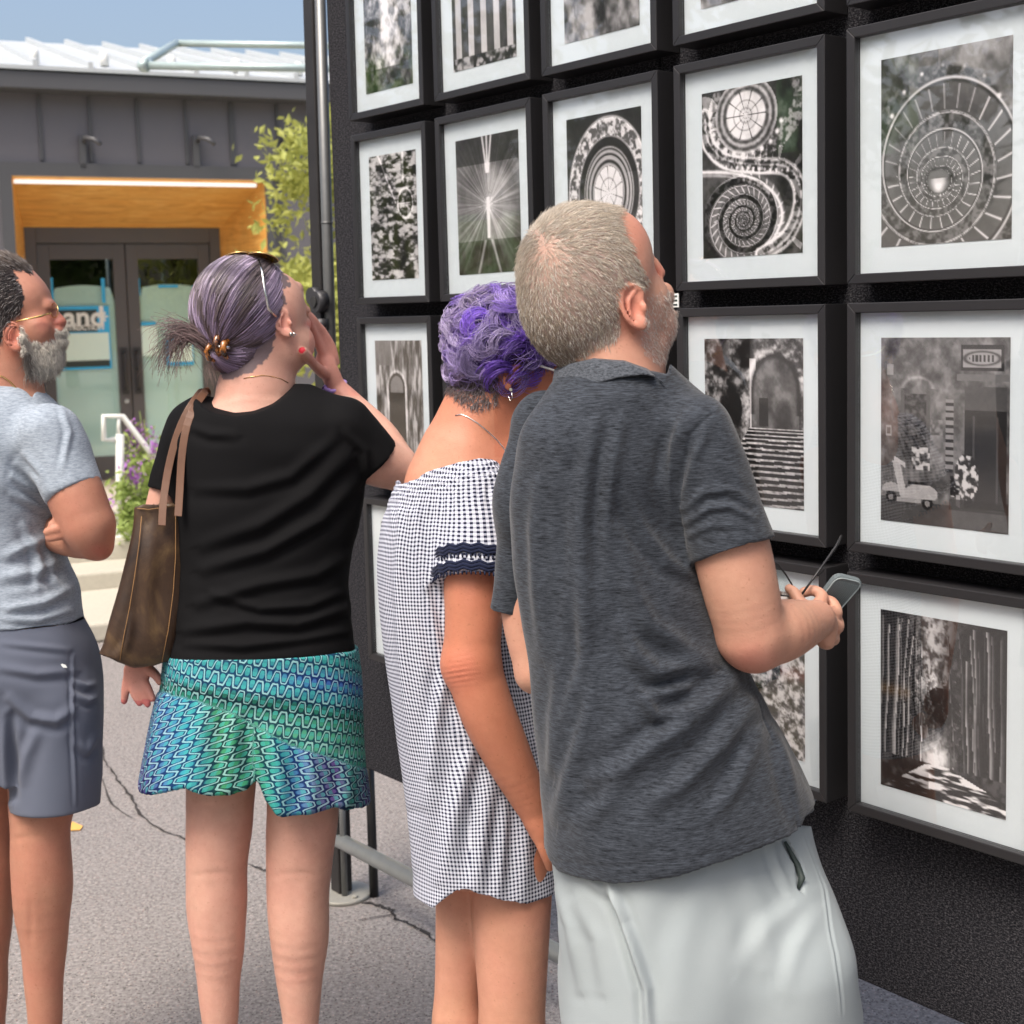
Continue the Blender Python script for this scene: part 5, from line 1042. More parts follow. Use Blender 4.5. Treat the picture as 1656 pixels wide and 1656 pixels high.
    v=[tuple(ringp(k,56,62,zz)) for zz in(-22,22) for k in range(40)]; mb=MB(); mb.add(v,[tuple(range(40)),tuple(range(79,39,-1))]+[(k,(k+1)%40,40+(k+1)%40,40+k) for k in range(40)]); mb.build('bag_body',M['rubber'],e,.004)
    MB().tube([ringp(k,57,63,22) for k in range(41)],.0018,6,False).build('piping',M['strap'],e)
    shoes(b,an,root,M['black'])
woman_gingham()
# ================================================================== woman in the black top
def woman_black():
    D=2.6; b=Sculpt(D); YW=R(12)
    root=person('woman in black t-shirt and green zigzag skirt, hair clipped up, hand at her mouth',b.world(b.c(430,1150,0))[0])
    b.ell((400,500,0),(76,82,76),R(8)); b.ell((452,515,-6),(42,70,52),R(6),16); b.ell((470,562,-10),(34,38,40),R(20),14); b.ell((488,555,-18),(20,26,26),0,12)
    b.cap((484,490,-30),(497,502,-34),7,6,6); b.ell((482,470,-24),(9,14,16),0,8); b.ell((494,524,-30),(9,12,12),0,6)
    b.cap((424,570,-4),(412,660,0),52,56,22); b.cap((412,640,0),(412,720,0),60,95,26,sq=.7)
    ear(b,459,523,27,46,44,R(-18))
    b.loft([(655,330,510,.5,0),(690,300,575,.5,0),(760,295,580,.55,0),(900,300,555,.6,0),(1070,290,565,.62,0),(1180,290,560,.62,0)],YW,20,grow=-6)
    # right arm raised, hand to the mouth
    b.tube([(560,695,0,42),(600,738,-20,44),(640,758,-40,36)],12); b.ell((650,762,-48),(24,28,26),0,10)
    b.tube([(646,756,-50,32),(612,705,-80,31),(572,660,-98,24),(544,628,-104,18)],12)
    b.ell((529,594,-92),(17,31,13),R(-22),8); b.ell((538,612,-98),(15,20,14),R(-20),8)
    b.tube([(524,576,-90,8.5),(512,548,-74,7.4),(501,522,-54,6.6),(494,506,-44,6)],3); b.tube([(532,574,-96,8),(521,545,-84,7.4),(509,520,-64,6.6),(499,508,-54,6)],3); b.tube([(539,578,-100,7.6),(531,552,-94,7),(518,530,-78,6.4),(505,522,-64,6)],3); b.tube([(543,586,-104,7),(538,562,-102,6.4),(528,545,-90,6)],3)
    b.tube([(524,604,-78,10),(510,592,-40,8.5),(500,580,0,8),(490,568,26,7.2)],4)
    # left arm behind the bag
    b.tube([(296,720,8,28),(268,800,16,27),(246,900,10,27),(236,930,10,27)],12); b.tube([(236,930,10,27),(226,1000,14,24),(222,1062,20,16)],12)
    b.ell((222,1086,22),(22,24,13),R(8),8)
    for q in [[(206,1098,22,7.5),(203,1116,24,7),(201,1134,20,5.5)],[(214,1104,24,8),(218,1122,30,7),(226,1137,30,5.5)],[(223,1104,24,8),(230,1122,32,7),(239,1139,34,5.5)],[(232,1100,24,7.5),(240,1116,34,7),(247,1130,38,5.5)],[(238,1080,26,9),(252,1092,34,7.5),(259,1103,38,6)]]: b.tube(q,3)
    an=[leg_to_ground(b,(358,1260,0),(350,1420,0),0,56,48,47,(.3,.95)),leg_to_ground(b,(492,1270,0),(482,1430,0),0,60,51,49,(.3,.95))]
    hair=[(300,400),(300,560),(345,600),(370,615),(410,600),(436,575),(446,540),(446,505),(466,494),(456,470),(470,462),(455,430),(430,400)]
    def colour(V,Nn):
        c=np.ones((len(V),3)); h=soft(V,hair,4,4); c=c*(1-h[:,None])+h[:,None]*np.array([.25,.33,.46]); hd=((V[:,1]<640)&(V[:,0]>500)|(V[:,1]>1075)&(V[:,1]<1150)&(V[:,0]<262)); c*=1-hd[:,None]*np.array([-.02,.16,.14]); e=np.exp(-(((V[:,0]-459)/18)**2+((V[:,1]-523)/28)**2))*(V[:,2]>25); c*=1-e[:,None]*np.array([-.04,.18,.16])
        kn=np.exp(-((V[:,1]-1425)/18)**2); c*=1-.06*kn[:,None]; t=(np.hypot(V[:,0]-488,V[:,1]-566)<5.5)&(V[:,2]>25); c[t]=np.array([.85,.05,.14]); t=(V[:,1]>1132)&(V[:,0]<262)&(V[:,1]<1150); c[t]=np.array([.95,.5,.6]); lp=np.exp(-(((V[:,0]-498)/6)**2+((V[:,1]-524)/5)**2)); c*=1-lp[:,None]*np.array([.05,.4,.35]); return c  # kn: crease shade behind the knees put into the skin colour
    def knee(V,Nn): return -1.2*np.exp(-((V[:,1]-1412-.0035*(V[:,0]-350)**2*(V[:,0]<420)-.0035*(V[:,0]-482)**2*(V[:,0]>=420))/6)**2)*np.clip(Nn[:,2]*2-1,0,1)-2.*np.exp(-((V[:,1]-1425)/22)**2)*np.exp(-((np.where(V[:,0]<420,V[:,0]-349,V[:,0]-481))/18)**2)+2.*np.exp(-((V[:,1]-1480)/40)**2)*np.exp(-((np.where(V[:,0]<420,V[:,0]-335,V[:,0]-495))/16)**2)*(V[:,1]>1300)+waves(V,51,.03,.8)*(V[:,1]>1300)
    o,V,Nn,Q=garment(b,'body',m_skin('skin_pale',(.59,.37,.285),(.63,.33,.265),.25),root,(180,400,-150),(720,1960,170),2.9,color=colour,extra=knee,rx=1)
    # t-shirt
    t=Sculpt(D)
    t.loft([(622,352,500,.5,0),(648,310,556,.5,0),(680,290,594,.52,0),(720,282,600,.55,0),(760,284,594,.58,0),(800,286,588,.6,0),(850,287,578,.62,0),(900,288,566,.64,0),(950,286,562,.66,0),(1000,280,567,.66,0),(1120,268,580,.66,0)],YW,16,p=2.4)
    t.cap((306,692,6),(271,798,16),38,34,20,flat=True,sq=1.2); t.cap((556,692,-4),(609,748,-24),50,46,18,flat=True,sq=1.1)
    t.cut_above([(280,600),(326,640),(345,648),(380,653),(410,650),(440,641),(475,622),(500,600)],zs=.25)
    t.cut_below([(200,1072),(270,1072),(310,1078),(350,1081),(390,1076),(430,1070),(490,1066),(540,1068),(580,1072),(700,1070)],el=(424,160,95))
    Ft=[([(310,690),(340,702),(380,704)],7,2.5),([(330,880),(420,850),(500,800),(560,740)],11,4),([(330,920),(430,890),(520,840),(575,780)],10,4.5),([(320,975),(420,945),(510,930),(560,900)],9,4),([(300,1020),(400,1005),(480,1010),(560,985)],9,4.5),([(320,790),(400,790),(470,770),(540,710)],9,3),([(345,960),(420,985),(500,980),(560,955)],7,3.5),([(300,1040),(390,1045),(470,1035),(570,1020)],7,3),([(560,700),(590,730),(596,770)],6,3),([(285,700),(278,750),(272,790)],5,2.5)]
    Ft=[(a_,w_*1.1,h_*1.6) for a_,w_,h_ in Ft]
    garment(t,'t_shirt',M['black_tee'],root,(225,600,-150),(680,1110,160),3.,folds=Ft,wv=[(3,.03,1.1,(.5,1,.6))],rx=2)
    # skirt
    k=Sculpt(D)
    k.loft([(1050,272,576,.66,0),(1100,266,582,.68,0),(1150,256,584,.7,0),(1200,245,586,.72,0),(1250,236,590,.72,0),(1380,228,598,.72,0)],YW,16,p=2.4); last=k.last
    hem=[(200,1262),(229,1268),(250,1268),(275,1264),(300,1262),(320,1270),(342,1278),(370,1278),(396,1272),(412,1262),(419,1268),(430,1296),(452,1318),(480,1320),(510,1314),(540,1308),(570,1312),(592,1312),(640,1312)]; k.cut_below(hem,el=(412,190,125))
    seam=[(230,1108),(275,1124),(320,1134),(380,1156),(430,1184),(470,1206),(530,1224),(580,1240),(640,1250)]
    Fk=[([(262,1130),(252,1200),(240,1262)],12,6),([(330,1145),(322,1210),(318,1270)],14,6),([(398,1170),(402,1220),(412,1262)],13,-9),([(375,1160),(372,1220),(368,1275)],11,6),([(440,1190),(450,1250),(455,1315)],14,8),([(500,1220),(505,1270),(500,1312)],12,4),([(560,1235),(562,1280),(556,1312)],12,5),([(300,1110),(400,1130),(500,1120)],16,3)]
    S_=np.array(seam,float)
    def sd(V): return V[:,1]-np.interp(V[:,0],S_[:,0],S_[:,1])
    def uvx(V,o):
        q=sd(V)>0; w_=fold(V,Fk); s=b.s; o2=o.copy()
        # upper piece hangs slightly slanted; the flounce is cut so the rows fan out
        x=o[:,0]; y=o[:,1]; o2[:,0]=np.where(q,(V[:,1]*s)*1.02+.25*x, x+.22*y); ang=.35+1.1*np.abs(np.sin(V[:,0]*.011+.3)); o2[:,1]=np.where(q, x*1.0-.35*y*np.sign(V[:,0]-410)+.03, y-.24*x); o2[:,2]=q
        o2[:,0]+=waves(V,41,.02,.002); return o2
    def kx(V,Nn): s_=sd(V); return np.where(s_>0,1.2+.04*np.clip(s_,0,80),0)-1.5*np.exp(-(s_/2.5)**2)
    low=lambda V: np.clip(.62*np.clip((260-V[:,0])/24,0,1)*np.clip((V[:,1]-1180)/60,0,1)+.62*np.clip((V[:,0]-468)/60,0,1)*np.clip(sd(V)/30,0,1),0,1)
    def scol(V,Nn):
        q=sd(V)>0; x,y=V[:,0],V[:,1]; t=y-.16*(x-270)
        up=[np.interp(t,[1050,1075,1092,1108,1122,1140,1165,1190],[a,b_,c1,d1,e1_,f1,g1,h1]) for a,b_,c1,d1,e1_,f1,g1,h1 in [(.03,.05,.03,.015,.02,.07,.10,.08),(.26,.34,.26,.12,.2,.33,.42,.4),(.26,.36,.3,.085,.13,.2,.26,.28)]]
        up=np.stack(up,1); bl=np.clip((x-400)/120,0,1)*np.exp(-((t-1062)/16)**2); up=up*(1-bl[:,None])+np.array([.05,.14,.42])*bl[:,None]
        xs=[225,245,268,295,325,350,385,415,435,455,478,505,540,565,600]; cs=np.array([(.16,.05,.3),(.07,.07,.24),(.06,.2,.38),(.04,.34,.42),(.04,.3,.3),(.05,.27,.12),(.05,.32,.16),(.05,.3,.16),(.04,.36,.26),(.05,.36,.4),(.06,.22,.44),(.12,.2,.34),(.14,.08,.28),(.05,.25,.2),(.14,.06,.28)]); fl=np.stack([np.interp(x+waves(V,71,.04,6),xs,cs[:,i]) for i in range(3)],1)
        return np.where(q[:,None],fl,up)
    garment(k,'skirt',M['skirt'],root,(190,1040,-170),(640,1400,180),2.8,folds=Fk,wv=[(6,.03,1.2,(1,.3,1))],extra=kx,uv=loft_uv(k,last,150,uvx),color=scol,rx=2)
    # ---- hair combed back into a claw clip
    h=Sculpt(D); h.ell((394,496,2),(79,86,82),R(10)); h.ell((388,560,8),(52,50,56),R(0),18); h.ell((364,556,20),(38,34,40),0,12); h.cut_below([(300,560),(340,604),(372,612),(405,606),(436,580),(444,540),(448,505),(470,492),(500,440)],k=0)
    h.op(lambda P: P[:,0]-np.interp(P[:,1],[400,425,450,470,490,505,540,620],[455,466,472,478,470,448,444,440]),0,'i')
    def hcol(V,Nn): t_=np.clip(.5+waves(V,14,.06,.3,(1,.3,1)),0,1)[:,None]; return np.array([.07,.05,.06])*(1-t_)+np.array([.18,.14,.2])*t_
    o,HV,HN,_=garment(h,'hair',M['hair'],root,(300,395,-110),(500,630,110),2.5,color=hcol,wv=[(7,.12,.8,(1,.3,1))],rx=1)
    r=np.random.default_rng(5); n=5200; i=r.integers(0,len(HV),n); i=i[HV[i,2]>-60]; n=len(i); P=HV[i]; clip=np.array([362,566,52.])
    K=9; t_=np.linspace(0,1,K); paths=np.zeros((n,K,3)); cur=P.copy(); step=r.uniform(5,11,n)[:,None]
    cc=np.array([394,506,2.]); rad=np.array([79,84,82.])
    for j in range(K):
        paths[:,j]=cur; to=clip-cur; to/=np.linalg.norm(to,axis=1)[:,None]+1e-6; up=np.zeros_like(cur); w2=np.clip((np.linalg.norm(cur-clip,axis=1)-30)/110,0,1)[:,None]; back=np.stack([-.55*np.ones(n),.75*np.ones(n),.25*np.ones(n)],1)*w2*.55; dvec=to+back; nrm=(cur-cc)/rad**2; nrm/=np.linalg.norm(nrm,axis=1)[:,None]; dvec-=np.maximum((dvec*nrm).sum(1),-9)[:,None]*nrm*.93; dvec/=np.linalg.norm(dvec,axis=1)[:,None]; far=np.clip(np.linalg.norm(cur-clip,axis=1)/30,0,1)[:,None]; cur=cur+dvec*step*far
        q=(cur-cc)/rad; l=np.linalg.norm(q,axis=1)[:,None]; tgt=1.0+r.uniform(0,.006,(n,1)); cur=np.where((l<tgt)&(cur[:,1:2]<560),cc+(cur-cc)/l*tgt,cur)
    lum=r.uniform(.55,1.35,n)[:,None]; st=np.clip(.5+.9*np.sin(P[:,0]*.16+P[:,1]*.035+2*np.sin(P[:,1]*.02)),0,1)[:,None]; lav=np.array([.36,.28,.42]); brn=np.array([.12,.085,.085]); sil=np.array([.44,.40,.44]); c=brn*(1-st)+lav*st; top=np.clip((470-P[:,1])/60,0,1)[:,None]; c=c*(1-.4*top)+sil*.4*top; c*=lum
    strands('hair_strands',h,M['hair'],root,paths+HN[i][:,None,:]*r.uniform(.2,1.8,(n,1,1)),(.75*(1-.4*t_))[None]*r.uniform(.5,1.2,(n,1)),c)
    # loose tail behind the clip
    n=300; t_=np.linspace(0,1,12); s0=np.array([346,560,46])+r.normal(size=(n,3))*np.array([3,8,8]); a1=r.uniform(0,1,n)
    ctrl=np.stack([s0, s0+np.stack([-14-10*a1,-14-8*a1,8+0*a1],1), np.stack([296+18*r.normal(size=n)-10*a1,545-34*a1,60+r.normal(size=n)*12],1), np.stack([288+17*r.normal(size=n)-10*a1,604-(84*a1**2)+r.normal(size=n)*13,54+r.normal(size=n)*14],1)],1)
    B=np.stack([(1-t_)**3,3*t_*(1-t_)**2,3*t_**2*(1-t_),t_**3],0); paths=np.einsum('nkc,kt->ntc',ctrl,B); strands('loose_tail',h,M['hair'],root,paths,(.55*(1-.6*t_))[None],np.array([.20,.14,.14])*r.uniform(.5,1.5,(n,1)))
    n=40; a=r.uniform(0,1,n); s0=np.array([352,590,30])+r.normal(size=(n,3))*np.array([5,6,8]); paths=s0[:,None]+np.stack([-4*t_-3*np.sin(t_*5),26*t_,0*t_],1)[None]*(1+a[:,None,None])*.7; strands('nape_wisps',h,M['hair'],root,paths,(.35*(1-.5*t_))[None],np.tile([.35,.27,.25],(n,1)))
    W=lambda x,y,z=0: Vector(b.world(b.c(x,y,z))[0])
    cl=empty('claw_clip',W(362,566,66)); tag(cl,'tortoiseshell claw clip holding up the lavender-streaked hair','hair clip')
    MB().tube([W(366,532,56),W(352,545,68),W(347,560,72),W(356,576,70)],[.004,.0065,.0065,.004],10).tube([W(372,548,66),W(362,556,74),W(360,568,76),W(368,580,70)],[.004,.007,.007,.004],10).tube([W(340,556,64),W(334,568,62),W(338,580,60),W(348,584,58)],[.004,.0055,.0055,.003],10).build('claw',M['tort'],cl); MB().tube([W(346,560,70),W(372,562,74)],.0035,10).build('hinge',M['silver'],cl)
    # sunglasses pushed up
    sg=empty('sunglasses',W(400,418,0)); tag(sg,'gold rimmed sunglasses pushed up on the lavender-streaked hair','sunglasses')
    MB().tube([W(418,420,40),W(424,440,66),W(428,470,78),W(434,500,74),W(446,512,60)],[.0022,.0022,.0022,.0028,.0024],8).build('temple_arm',M['silver'],sg)
    for x0,z0 in((386,12),(424,24)):
        L=[W(x0-26*math.cos(a)+0,414-7*math.sin(a)+ (abs(x0-26*math.cos(a)-400)/14)**2*.6,z0+24*math.sin(a)) for a in np.arange(20)*2*math.pi/20]; MB().tube(L+[L[0]],.0014,8,False).build('rim',M['gold'],sg); MB().poly([tuple(p) for p in L],(0,0,.0015)).build('lens',M['lens_dark'],sg)
    ez=b.zs(470,541)+2; MB().tube([W(470,540,ez-2),W(472,541,ez)],[.004,.003],10).tube([W(474,538,ez-6),W(478,541,ez-8),W(474,545,ez-6)],.0014,8).build('earring',M['silver'],root)
    MB().tube([W(524,628,-84),W(535,633,-84),W(548,631,-90),W(556,624,-98),W(558,618,-110),W(548,614,-122),W(534,618,-116),W(524,628,-84)],.0045,8,False).build('wristband',simple('lilac_band',(.42,.26,.62),.6),root)
    pts=[]
    for x,y in[(394,612),(410,609),(425,607),(440,609),(455,613),(466,619)]:
        pts.append(W(x,y,b.zs(x,y)+1))
    MB().tube(pts,.0008,6).build('necklace',M['gold'],root)
    shoes(b,an,root,M['black'],(.3,.95))
    # ---- leather tote on her left shoulder
    g=Sculpt(D); tote=empty('tote_bag',g.world(g.c(230,1060,60))[0]); tag(tote,'large brown waxed leather tote bag hanging from the shoulder of the woman in black','tote bag')
    g.loft([(812,222,291,.40,62),(860,215,296,.5,62),(920,202,296,.55,62),(980,188,294,.58,62),(1030,172,284,.6,62),(1060,160,280,.5,62),(1082,168,276,.3,62)],R(20),10,p=3.)
    g.cut_above([(100,822),(222,819),(250,808),(292,812),(350,812)],zs=.0); g.cut_below([(140,1052),(160,1060),(190,1070),(215,1078),(250,1076),(276,1068),(300,1060)])
    g.ell((256,816,62),(27,10,11),R(-8),2,'s')
    garment(g,'bag_body',M['leather'],tote,(120,780,-40),(330,1110,150),2.8,wv=[(15,.035,2.2,(1,.6,1))],folds=[([(212,1000),(205,1040),(190,1065)],8,3),([(245,860),(240,940),(236,1040)],12,3.)],rx=1)
    def surf(x,y,l=1.5):
        A=g.field(np.array([g.c(x,y,z) for z in range(160,-40,-2)])); i=np.nonzero(A<0)[0]; return W(x,y,160-2*i[0]+l+2) if len(i) else None
    for pts in ([(229,835),(225,880),(218,930),(210,980),(200,1030),(194,1068)],[(284,830),(284,900),(280,960),(272,1020),(262,1070)],[(222,822),(240,824),(262,821),(288,817)]):
        L=[surf(*q) for q in pts]; L=[q for q in L if q is not None]
        if len(L)>2: MB().tube(L,.0008,6).build('stitching',M['stitch'],tote)
    def strap(pts,w0,name):
        n=24; P=np.array(pts,float); T_=np.linspace(0,1,len(P)); ts=np.linspace(0,1,n); C=np.stack([np.interp(ts,T_,P[:,i]) for i in range(3)],1)
        for _ in range(3): C[1:-1]=(C[:-2]+2*C[1:-1]+C[2:])/4
        v=[]; f_=[]
        for i in range(n):
            tn=C[min(i+1,n-1)]-C[max(i-1,0)]; tn/=np.linalg.norm(tn); sd_=np.cross(tn,[0,0,1.]); sd_/=np.linalg.norm(sd_); nn_=np.cross(sd_,tn)
            for a,c in((-1,-1),(1,-1),(1,1),(-1,1)): v.append(tuple(W(*(C[i]+sd_*a*w0+nn_*c*1.6))))
            if i:
                o_=4*i
                for q in range(4): f_.append((o_-4+q,o_-4+(q+1)%4,o_+(q+1)%4,o_+q))
        f_+= [(3,2,1,0),(4*n-4,4*n-3,4*n-2,4*n-1)]; mb=MB(); mb.add(v,f_); mb.build(name,M['strap'],tote,.0008)
    def lay(P): return [(x,y,max(z,t.zs(x,y)+5) if z>40 and y<800 else z) for x,y,z in P]
    strap(lay([(262,850,92),(263,815,86),(270,765,74),(284,705,62),(303,664,52),(316,646,44),(324,634,20),(328,632,0),(326,650,-50)]),6.2,'strap')
    strap(lay([(288,835,96),(291,790,88),(293,740,80),(300,690,70),(312,660,56),(324,644,44),(332,632,20),(336,630,0),(334,650,-50)]),6.2,'strap')
woman_black()
# ================================================================== bearded man in the light grey t-shirt
def man_grey():
    D=2.65; b=Sculpt(D); YW=R(55)
    root=person('bearded man with glasses, light grey t-shirt and slate shorts, arms crossed, at left edge',b.world(b.c(20,1150,0))[0])
    b.ell((-8,492,0),(80,84,64),R(-4)); b.ell((46,488,0),(35,42,48),R(-18),16); b.ell((60,540,0),(36,48,44),0,16); b.ell((72,570,0),(28,30,32),0,12); b.cap((82,500,0),(100,520,0),7,7.5,5); b.ell((97,523,0),(8,7,12),0,4)
    b.ell((76,497,14),(9,7,10),0,5); b.ell((80,492,0),(9,7,22),0,7); b.ell((97,536,0),(9,8,16),0,5); b.ell((96,552,0),(9,7,14),0,5); b.ell((62,532,30),(20,20,14),0,8)
    b.cap((8,560,0),(6,650,0),54,58,20); b.cap((40,590,0),(30,680,0),22,48,16)
    ear(b,21,545,29,46,62,R(-12))
    b.loft([(640,-70,70,.9,0),(700,-90,90,1.1,0),(900,-80,84,1.1,0),(1100,-80,110,1.,0)],0,20,grow=-8)
    b.tube([(84,710,70,42),(118,790,86,44),(140,845,88,42)],14); b.ell((148,858,86),(34,40,36),0,12); b.ell((162,886,80),(18,18,20),0,8)
    b.tube([(152,876,76,27),(126,872,52,30),(96,866,24,28),(60,850,0,24)],14)
    for q in [[(118,834,80,8),(98,840,100,7.5),(84,848,104,6.5)],[(120,848,84,8.5),(98,854,106,8),(77,860,106,7)],[(116,862,86,8),(98,866,104,7.5),(80,870,104,6.5)]]: b.tube(q,2)
    an=[leg_to_ground(b,(72,1230,30),(66,1345,34),0,58,46,47,(.9,.4)),leg_to_ground(b,(-10,1230,-40),(-22,1345,-40),0,58,44,46,(.9,.4))]
    hair=[(-120,380),(-120,640),(-10,640),(-4,580),(4,540),(16,520),(34,508),(40,480),(30,450),(24,436),(56,446),(46,420),(20,380)]
    beard=[(30,520),(48,548),(70,556),(84,548),(90,532),(106,532),(114,560),(116,620),(60,640),(42,600),(34,570)]
    def colour(V,Nn):
        c=np.ones((len(V),3)); h=soft(V,hair,4,4)*(V[:,1]<640)*(V[:,1]<600+0*V[:,0]); c=c*(1-h[:,None])+h[:,None]*np.array([.09,.14,.2]); bd=soft(V,beard,4,6)*(V[:,1]<606); c=c*(1-.6*bd[:,None])+.6*bd[:,None]*np.array([.95,1.6,2.2])
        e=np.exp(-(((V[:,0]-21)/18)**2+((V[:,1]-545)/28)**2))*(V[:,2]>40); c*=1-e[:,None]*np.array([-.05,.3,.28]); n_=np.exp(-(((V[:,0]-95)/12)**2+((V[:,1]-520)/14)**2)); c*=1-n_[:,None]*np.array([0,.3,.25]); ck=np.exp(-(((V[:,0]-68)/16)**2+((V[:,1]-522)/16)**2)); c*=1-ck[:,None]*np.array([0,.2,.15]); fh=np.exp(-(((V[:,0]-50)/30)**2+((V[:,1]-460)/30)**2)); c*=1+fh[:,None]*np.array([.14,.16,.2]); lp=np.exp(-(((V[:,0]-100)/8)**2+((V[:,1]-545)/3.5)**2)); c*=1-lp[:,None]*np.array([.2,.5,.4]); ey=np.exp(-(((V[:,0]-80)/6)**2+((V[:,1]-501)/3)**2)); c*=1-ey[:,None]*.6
        eb=np.exp(-(((V[:,0]-162)/18)**2+((V[:,1]-892)/12)**2)); c*=1-eb[:,None]*np.array([-.05,.2,.15]); return c
    def knee(V,Nn): return -1.2*np.exp(-((V[:,1]-1352-.004*(V[:,0]-60)**2)/6)**2)*np.clip(Nn[:,2]*2-1,0,1)+2.2*np.exp(-(((V[:,1]-1440)/40)**2+((V[:,0]-48)/16)**2))-1.5*np.exp(-(((V[:,1]-1500)/50)**2+((V[:,0]-50)/5)**2))*(V[:,1]>1400)+waves(V,52,.03,.9)*(V[:,1]>1300)
    o,V,Nn,Q=garment(b,'body',m_skin('skin_sunned',(.43,.235,.155),(.50,.21,.15),.4),root,(-150,400,-190),(210,1930,190),2.9,color=colour,extra=knee,rx=1)
    Vp=b.pp(V); hm=(soft(Vp,hair,4,4)>.5)&(Vp[:,1]<600)&(V[:,2]>-70)&~((np.abs(Vp[:,0]-21)<15)&(np.abs(Vp[:,1]-545)<24)&(V[:,2]>40))
    def hf(P,r): 
        f=np.tile([-.7,.45,0],(len(P),1)); tp=np.clip((460-P[:,1])/40,0,1)[:,None]; f=f*(1-tp)+np.array([-.9,-.25,0])*tp; side=np.clip((P[:,1]-480)/50,0,1)[:,None]; f=f*(1-side)+np.array([-.3,.9,0])*side; return f+r.normal(size=(len(P),3))*.12
    def hc(P,r): t=np.clip((450-P[:,1])/30,0,1)[:,None]; g=(r.random(len(P))<.2)[:,None]; c=np.array([.05,.043,.043])*(1-t)+np.array([.16,.125,.10])*t; c=np.where(g,[.3,.28,.27],c); return c*r.uniform(.6,1.4,(len(P),1))
    flow_strands('hair',b,root,V,Nn,hm,14000,hf,lambda P,r:(9+6*np.clip((470-P[:,1])/40,0,1))*r.uniform(.6,1.2,len(P)),1.8,.45,hc,3,K=5)
    bm=(soft(Vp,beard,4,6)>.5)&(Vp[:,1]<604)&(V[:,2]>-45)
    flow_strands('beard',b,root,V,Nn,bm,6500,lambda P,r:np.tile([.35,.85,0],(len(P),1))+r.normal(size=(len(P),3))*.25,lambda P,r:(8+12*np.clip((P[:,1]-560)/30,0,1))*r.uniform(.6,1.2,len(P)),3,.42,lambda P,r:np.where((np.abs(P[:,0]-52)<8)[:,None]&(P[:,1:2]>570),[.27,.24,.21],[.72,.68,.60])*r.uniform(.65,1.25,(len(P),1)),4,K=5,curl=1.2,drop=.2)
    W=lambda x,y,z=0: Vector(b.world(b.c(x,y,z))[0])
    g=empty('eyeglasses',W(88,505,20)); tag(g,'thin gold rimmed glasses worn by the bearded man','glasses')
    MB().tube([W(26,520,62),W(48,515,54),W(66,511,48),W(82,506,38)],[.0016,.0016,.0026,.0014],8).build('temple_arm',M['gold'],g)
    for z0 in(26,-22):
        L=[W(88+6*math.cos(a)-(a>0)*0,502+12*math.sin(a),z0+15*math.cos(a)) for a in np.arange(20)*2*math.pi/20]; MB().tube(L+[L[0]],.0009,6,False).build('rim',M['gold'],g); MB().poly(L,W(88.6,502,z0)-W(88,502,z0)).build('lens',M['lens'],g)
    MB().tube([W(90,498,12),W(93,496,0),W(90,498,-8)],.001,6).build('bridge',M['gold'],g)
    pts=[]
    for x,y in[(-20,604),(-6,606),(6,610),(16,617),(26,628)]:
        pts.append(W(x,y,b.zs(x,y)+1.2))
    MB().tube(pts,.0016,6).build('necklace',M['gold'],root)
    t=Sculpt(D)
    t.loft([(600,-40,36,.9,0),(625,-70,58,.9,0),(650,-100,84,.95,0),(700,-116,104,1.05,0),(760,-116,100,1.15,0),(850,-110,92,1.15,0),(900,-108,100,1.1,0),(950,-108,120,1.05,0),(1070,-112,132,1.,0)],0,16,p=2.2)
    t.cap((80,706,66),(121,797,84),52,45,18,flat=True,sq=1.12)
    t.cut_above([(-100,600),(-10,612),(10,616),(28,624),(44,634),(52,644),(70,600),(100,560)],zs=.0); t.cut_below([(-200,1024),(0,1022),(60,1022),(110,1016),(134,1008),(160,1008)],el=(10,125,120))
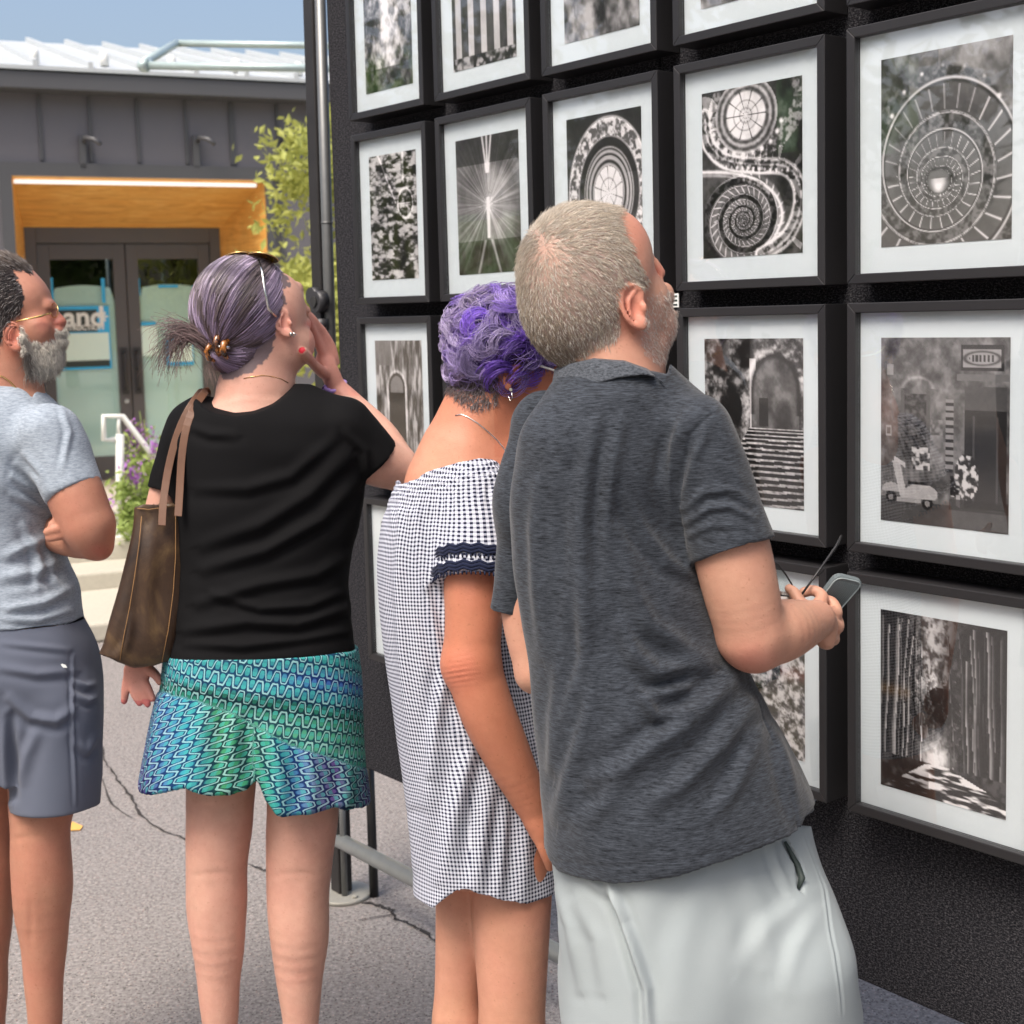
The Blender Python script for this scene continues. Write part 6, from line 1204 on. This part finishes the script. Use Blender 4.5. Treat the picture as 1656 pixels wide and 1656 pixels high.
    Ft=[([(30,750),(60,780),(84,810)],7,4),([(22,770),(56,795),(86,826)],6,3.5),([(40,735),(66,765),(80,792)],6,3),([(20,800),(60,818),(90,836)],6,3),([(10,900),(50,880),(80,868)],8,4),([(0,935),(60,925),(105,900)],9,4),([(10,985),(70,975),(118,950)],7,4),([(5,1000),(60,1004),(120,985)],6,2.5),([(40,850),(62,900),(60,950)],7,3),([(80,900),(90,940),(110,960)],6,2.5),([(100,660),(112,700),(100,760)],5,2)]
    Ft=[(a_,w_*1.05,h_*1.6) for a_,w_,h_ in Ft]
    garment(t,'t_shirt',M['grey_tee'],root,(-150,590,-190),(200,1080,190),2.9,folds=Ft,wv=[(3,.035,1.,(1,1,1)),(4,.1,.35,(1,.5,1))],rx=2)
    q=Sculpt(D)
    q.loft([(1000,-104,128,1.,0),(1040,-108,146,1.,0),(1090,-110,158,.98,0),(1150,-104,161,.9,0),(1200,-96,161,.85,0),(1250,-90,160,.8,0)],0,16,p=2.3); q.cap((90,1140,30),(90,1304,34),70,68,14,flat=True,sq=1.15); q.cap((-30,1140,-40),(-32,1300,-44),64,58,14,flat=True,sq=1.1)
    Fs=[([(4,1040),(60,1046),(110,1052)],5,2),([(0,1080),(60,1090),(120,1086)],7,3),([(16,1130),(50,1160),(90,1166),(116,1150)],8,5),([(18,1160),(20,1220),(22,1290)],7,-7),([(60,1180),(44,1220),(36,1260)],9,4),([(120,1100),(140,1110),(155,1106)],5,3.5),([(122,1124),(142,1134),(158,1128)],5,3.5),([(124,1200),(140,1215),(160,1190)],7,3),([(118,1060),(118,1180),(122,1300)],3,2)]
    Fs=[(a_,w_*1.05,h_*1.4) for a_,w_,h_ in Fs]
    garment(q,'shorts',M['slate'],root,(-150,1000,-190),(210,1330,190),2.9,folds=Fs,wv=[(5,.04,1.1,(1,.7,1))],rx=2)
    z_=W(102,1077,0); A=q.field(np.array([q.c(102,1077,z) for z in range(185,-40,-1)])); i=np.nonzero(A<0)[0]; zz=185-i[0]+2.5
    MB().poly([W(94,1080,zz),W(96,1075,zz),W(101,1073,zz),W(106,1075,zz-1),W(109,1080,zz-2)],(W(101,1076,zz+.8)-W(101,1076,zz))).build('logo_patch',M['sign_white'],root)
    shoes(b,an,root,M['black'],(.9,.4))
man_grey()
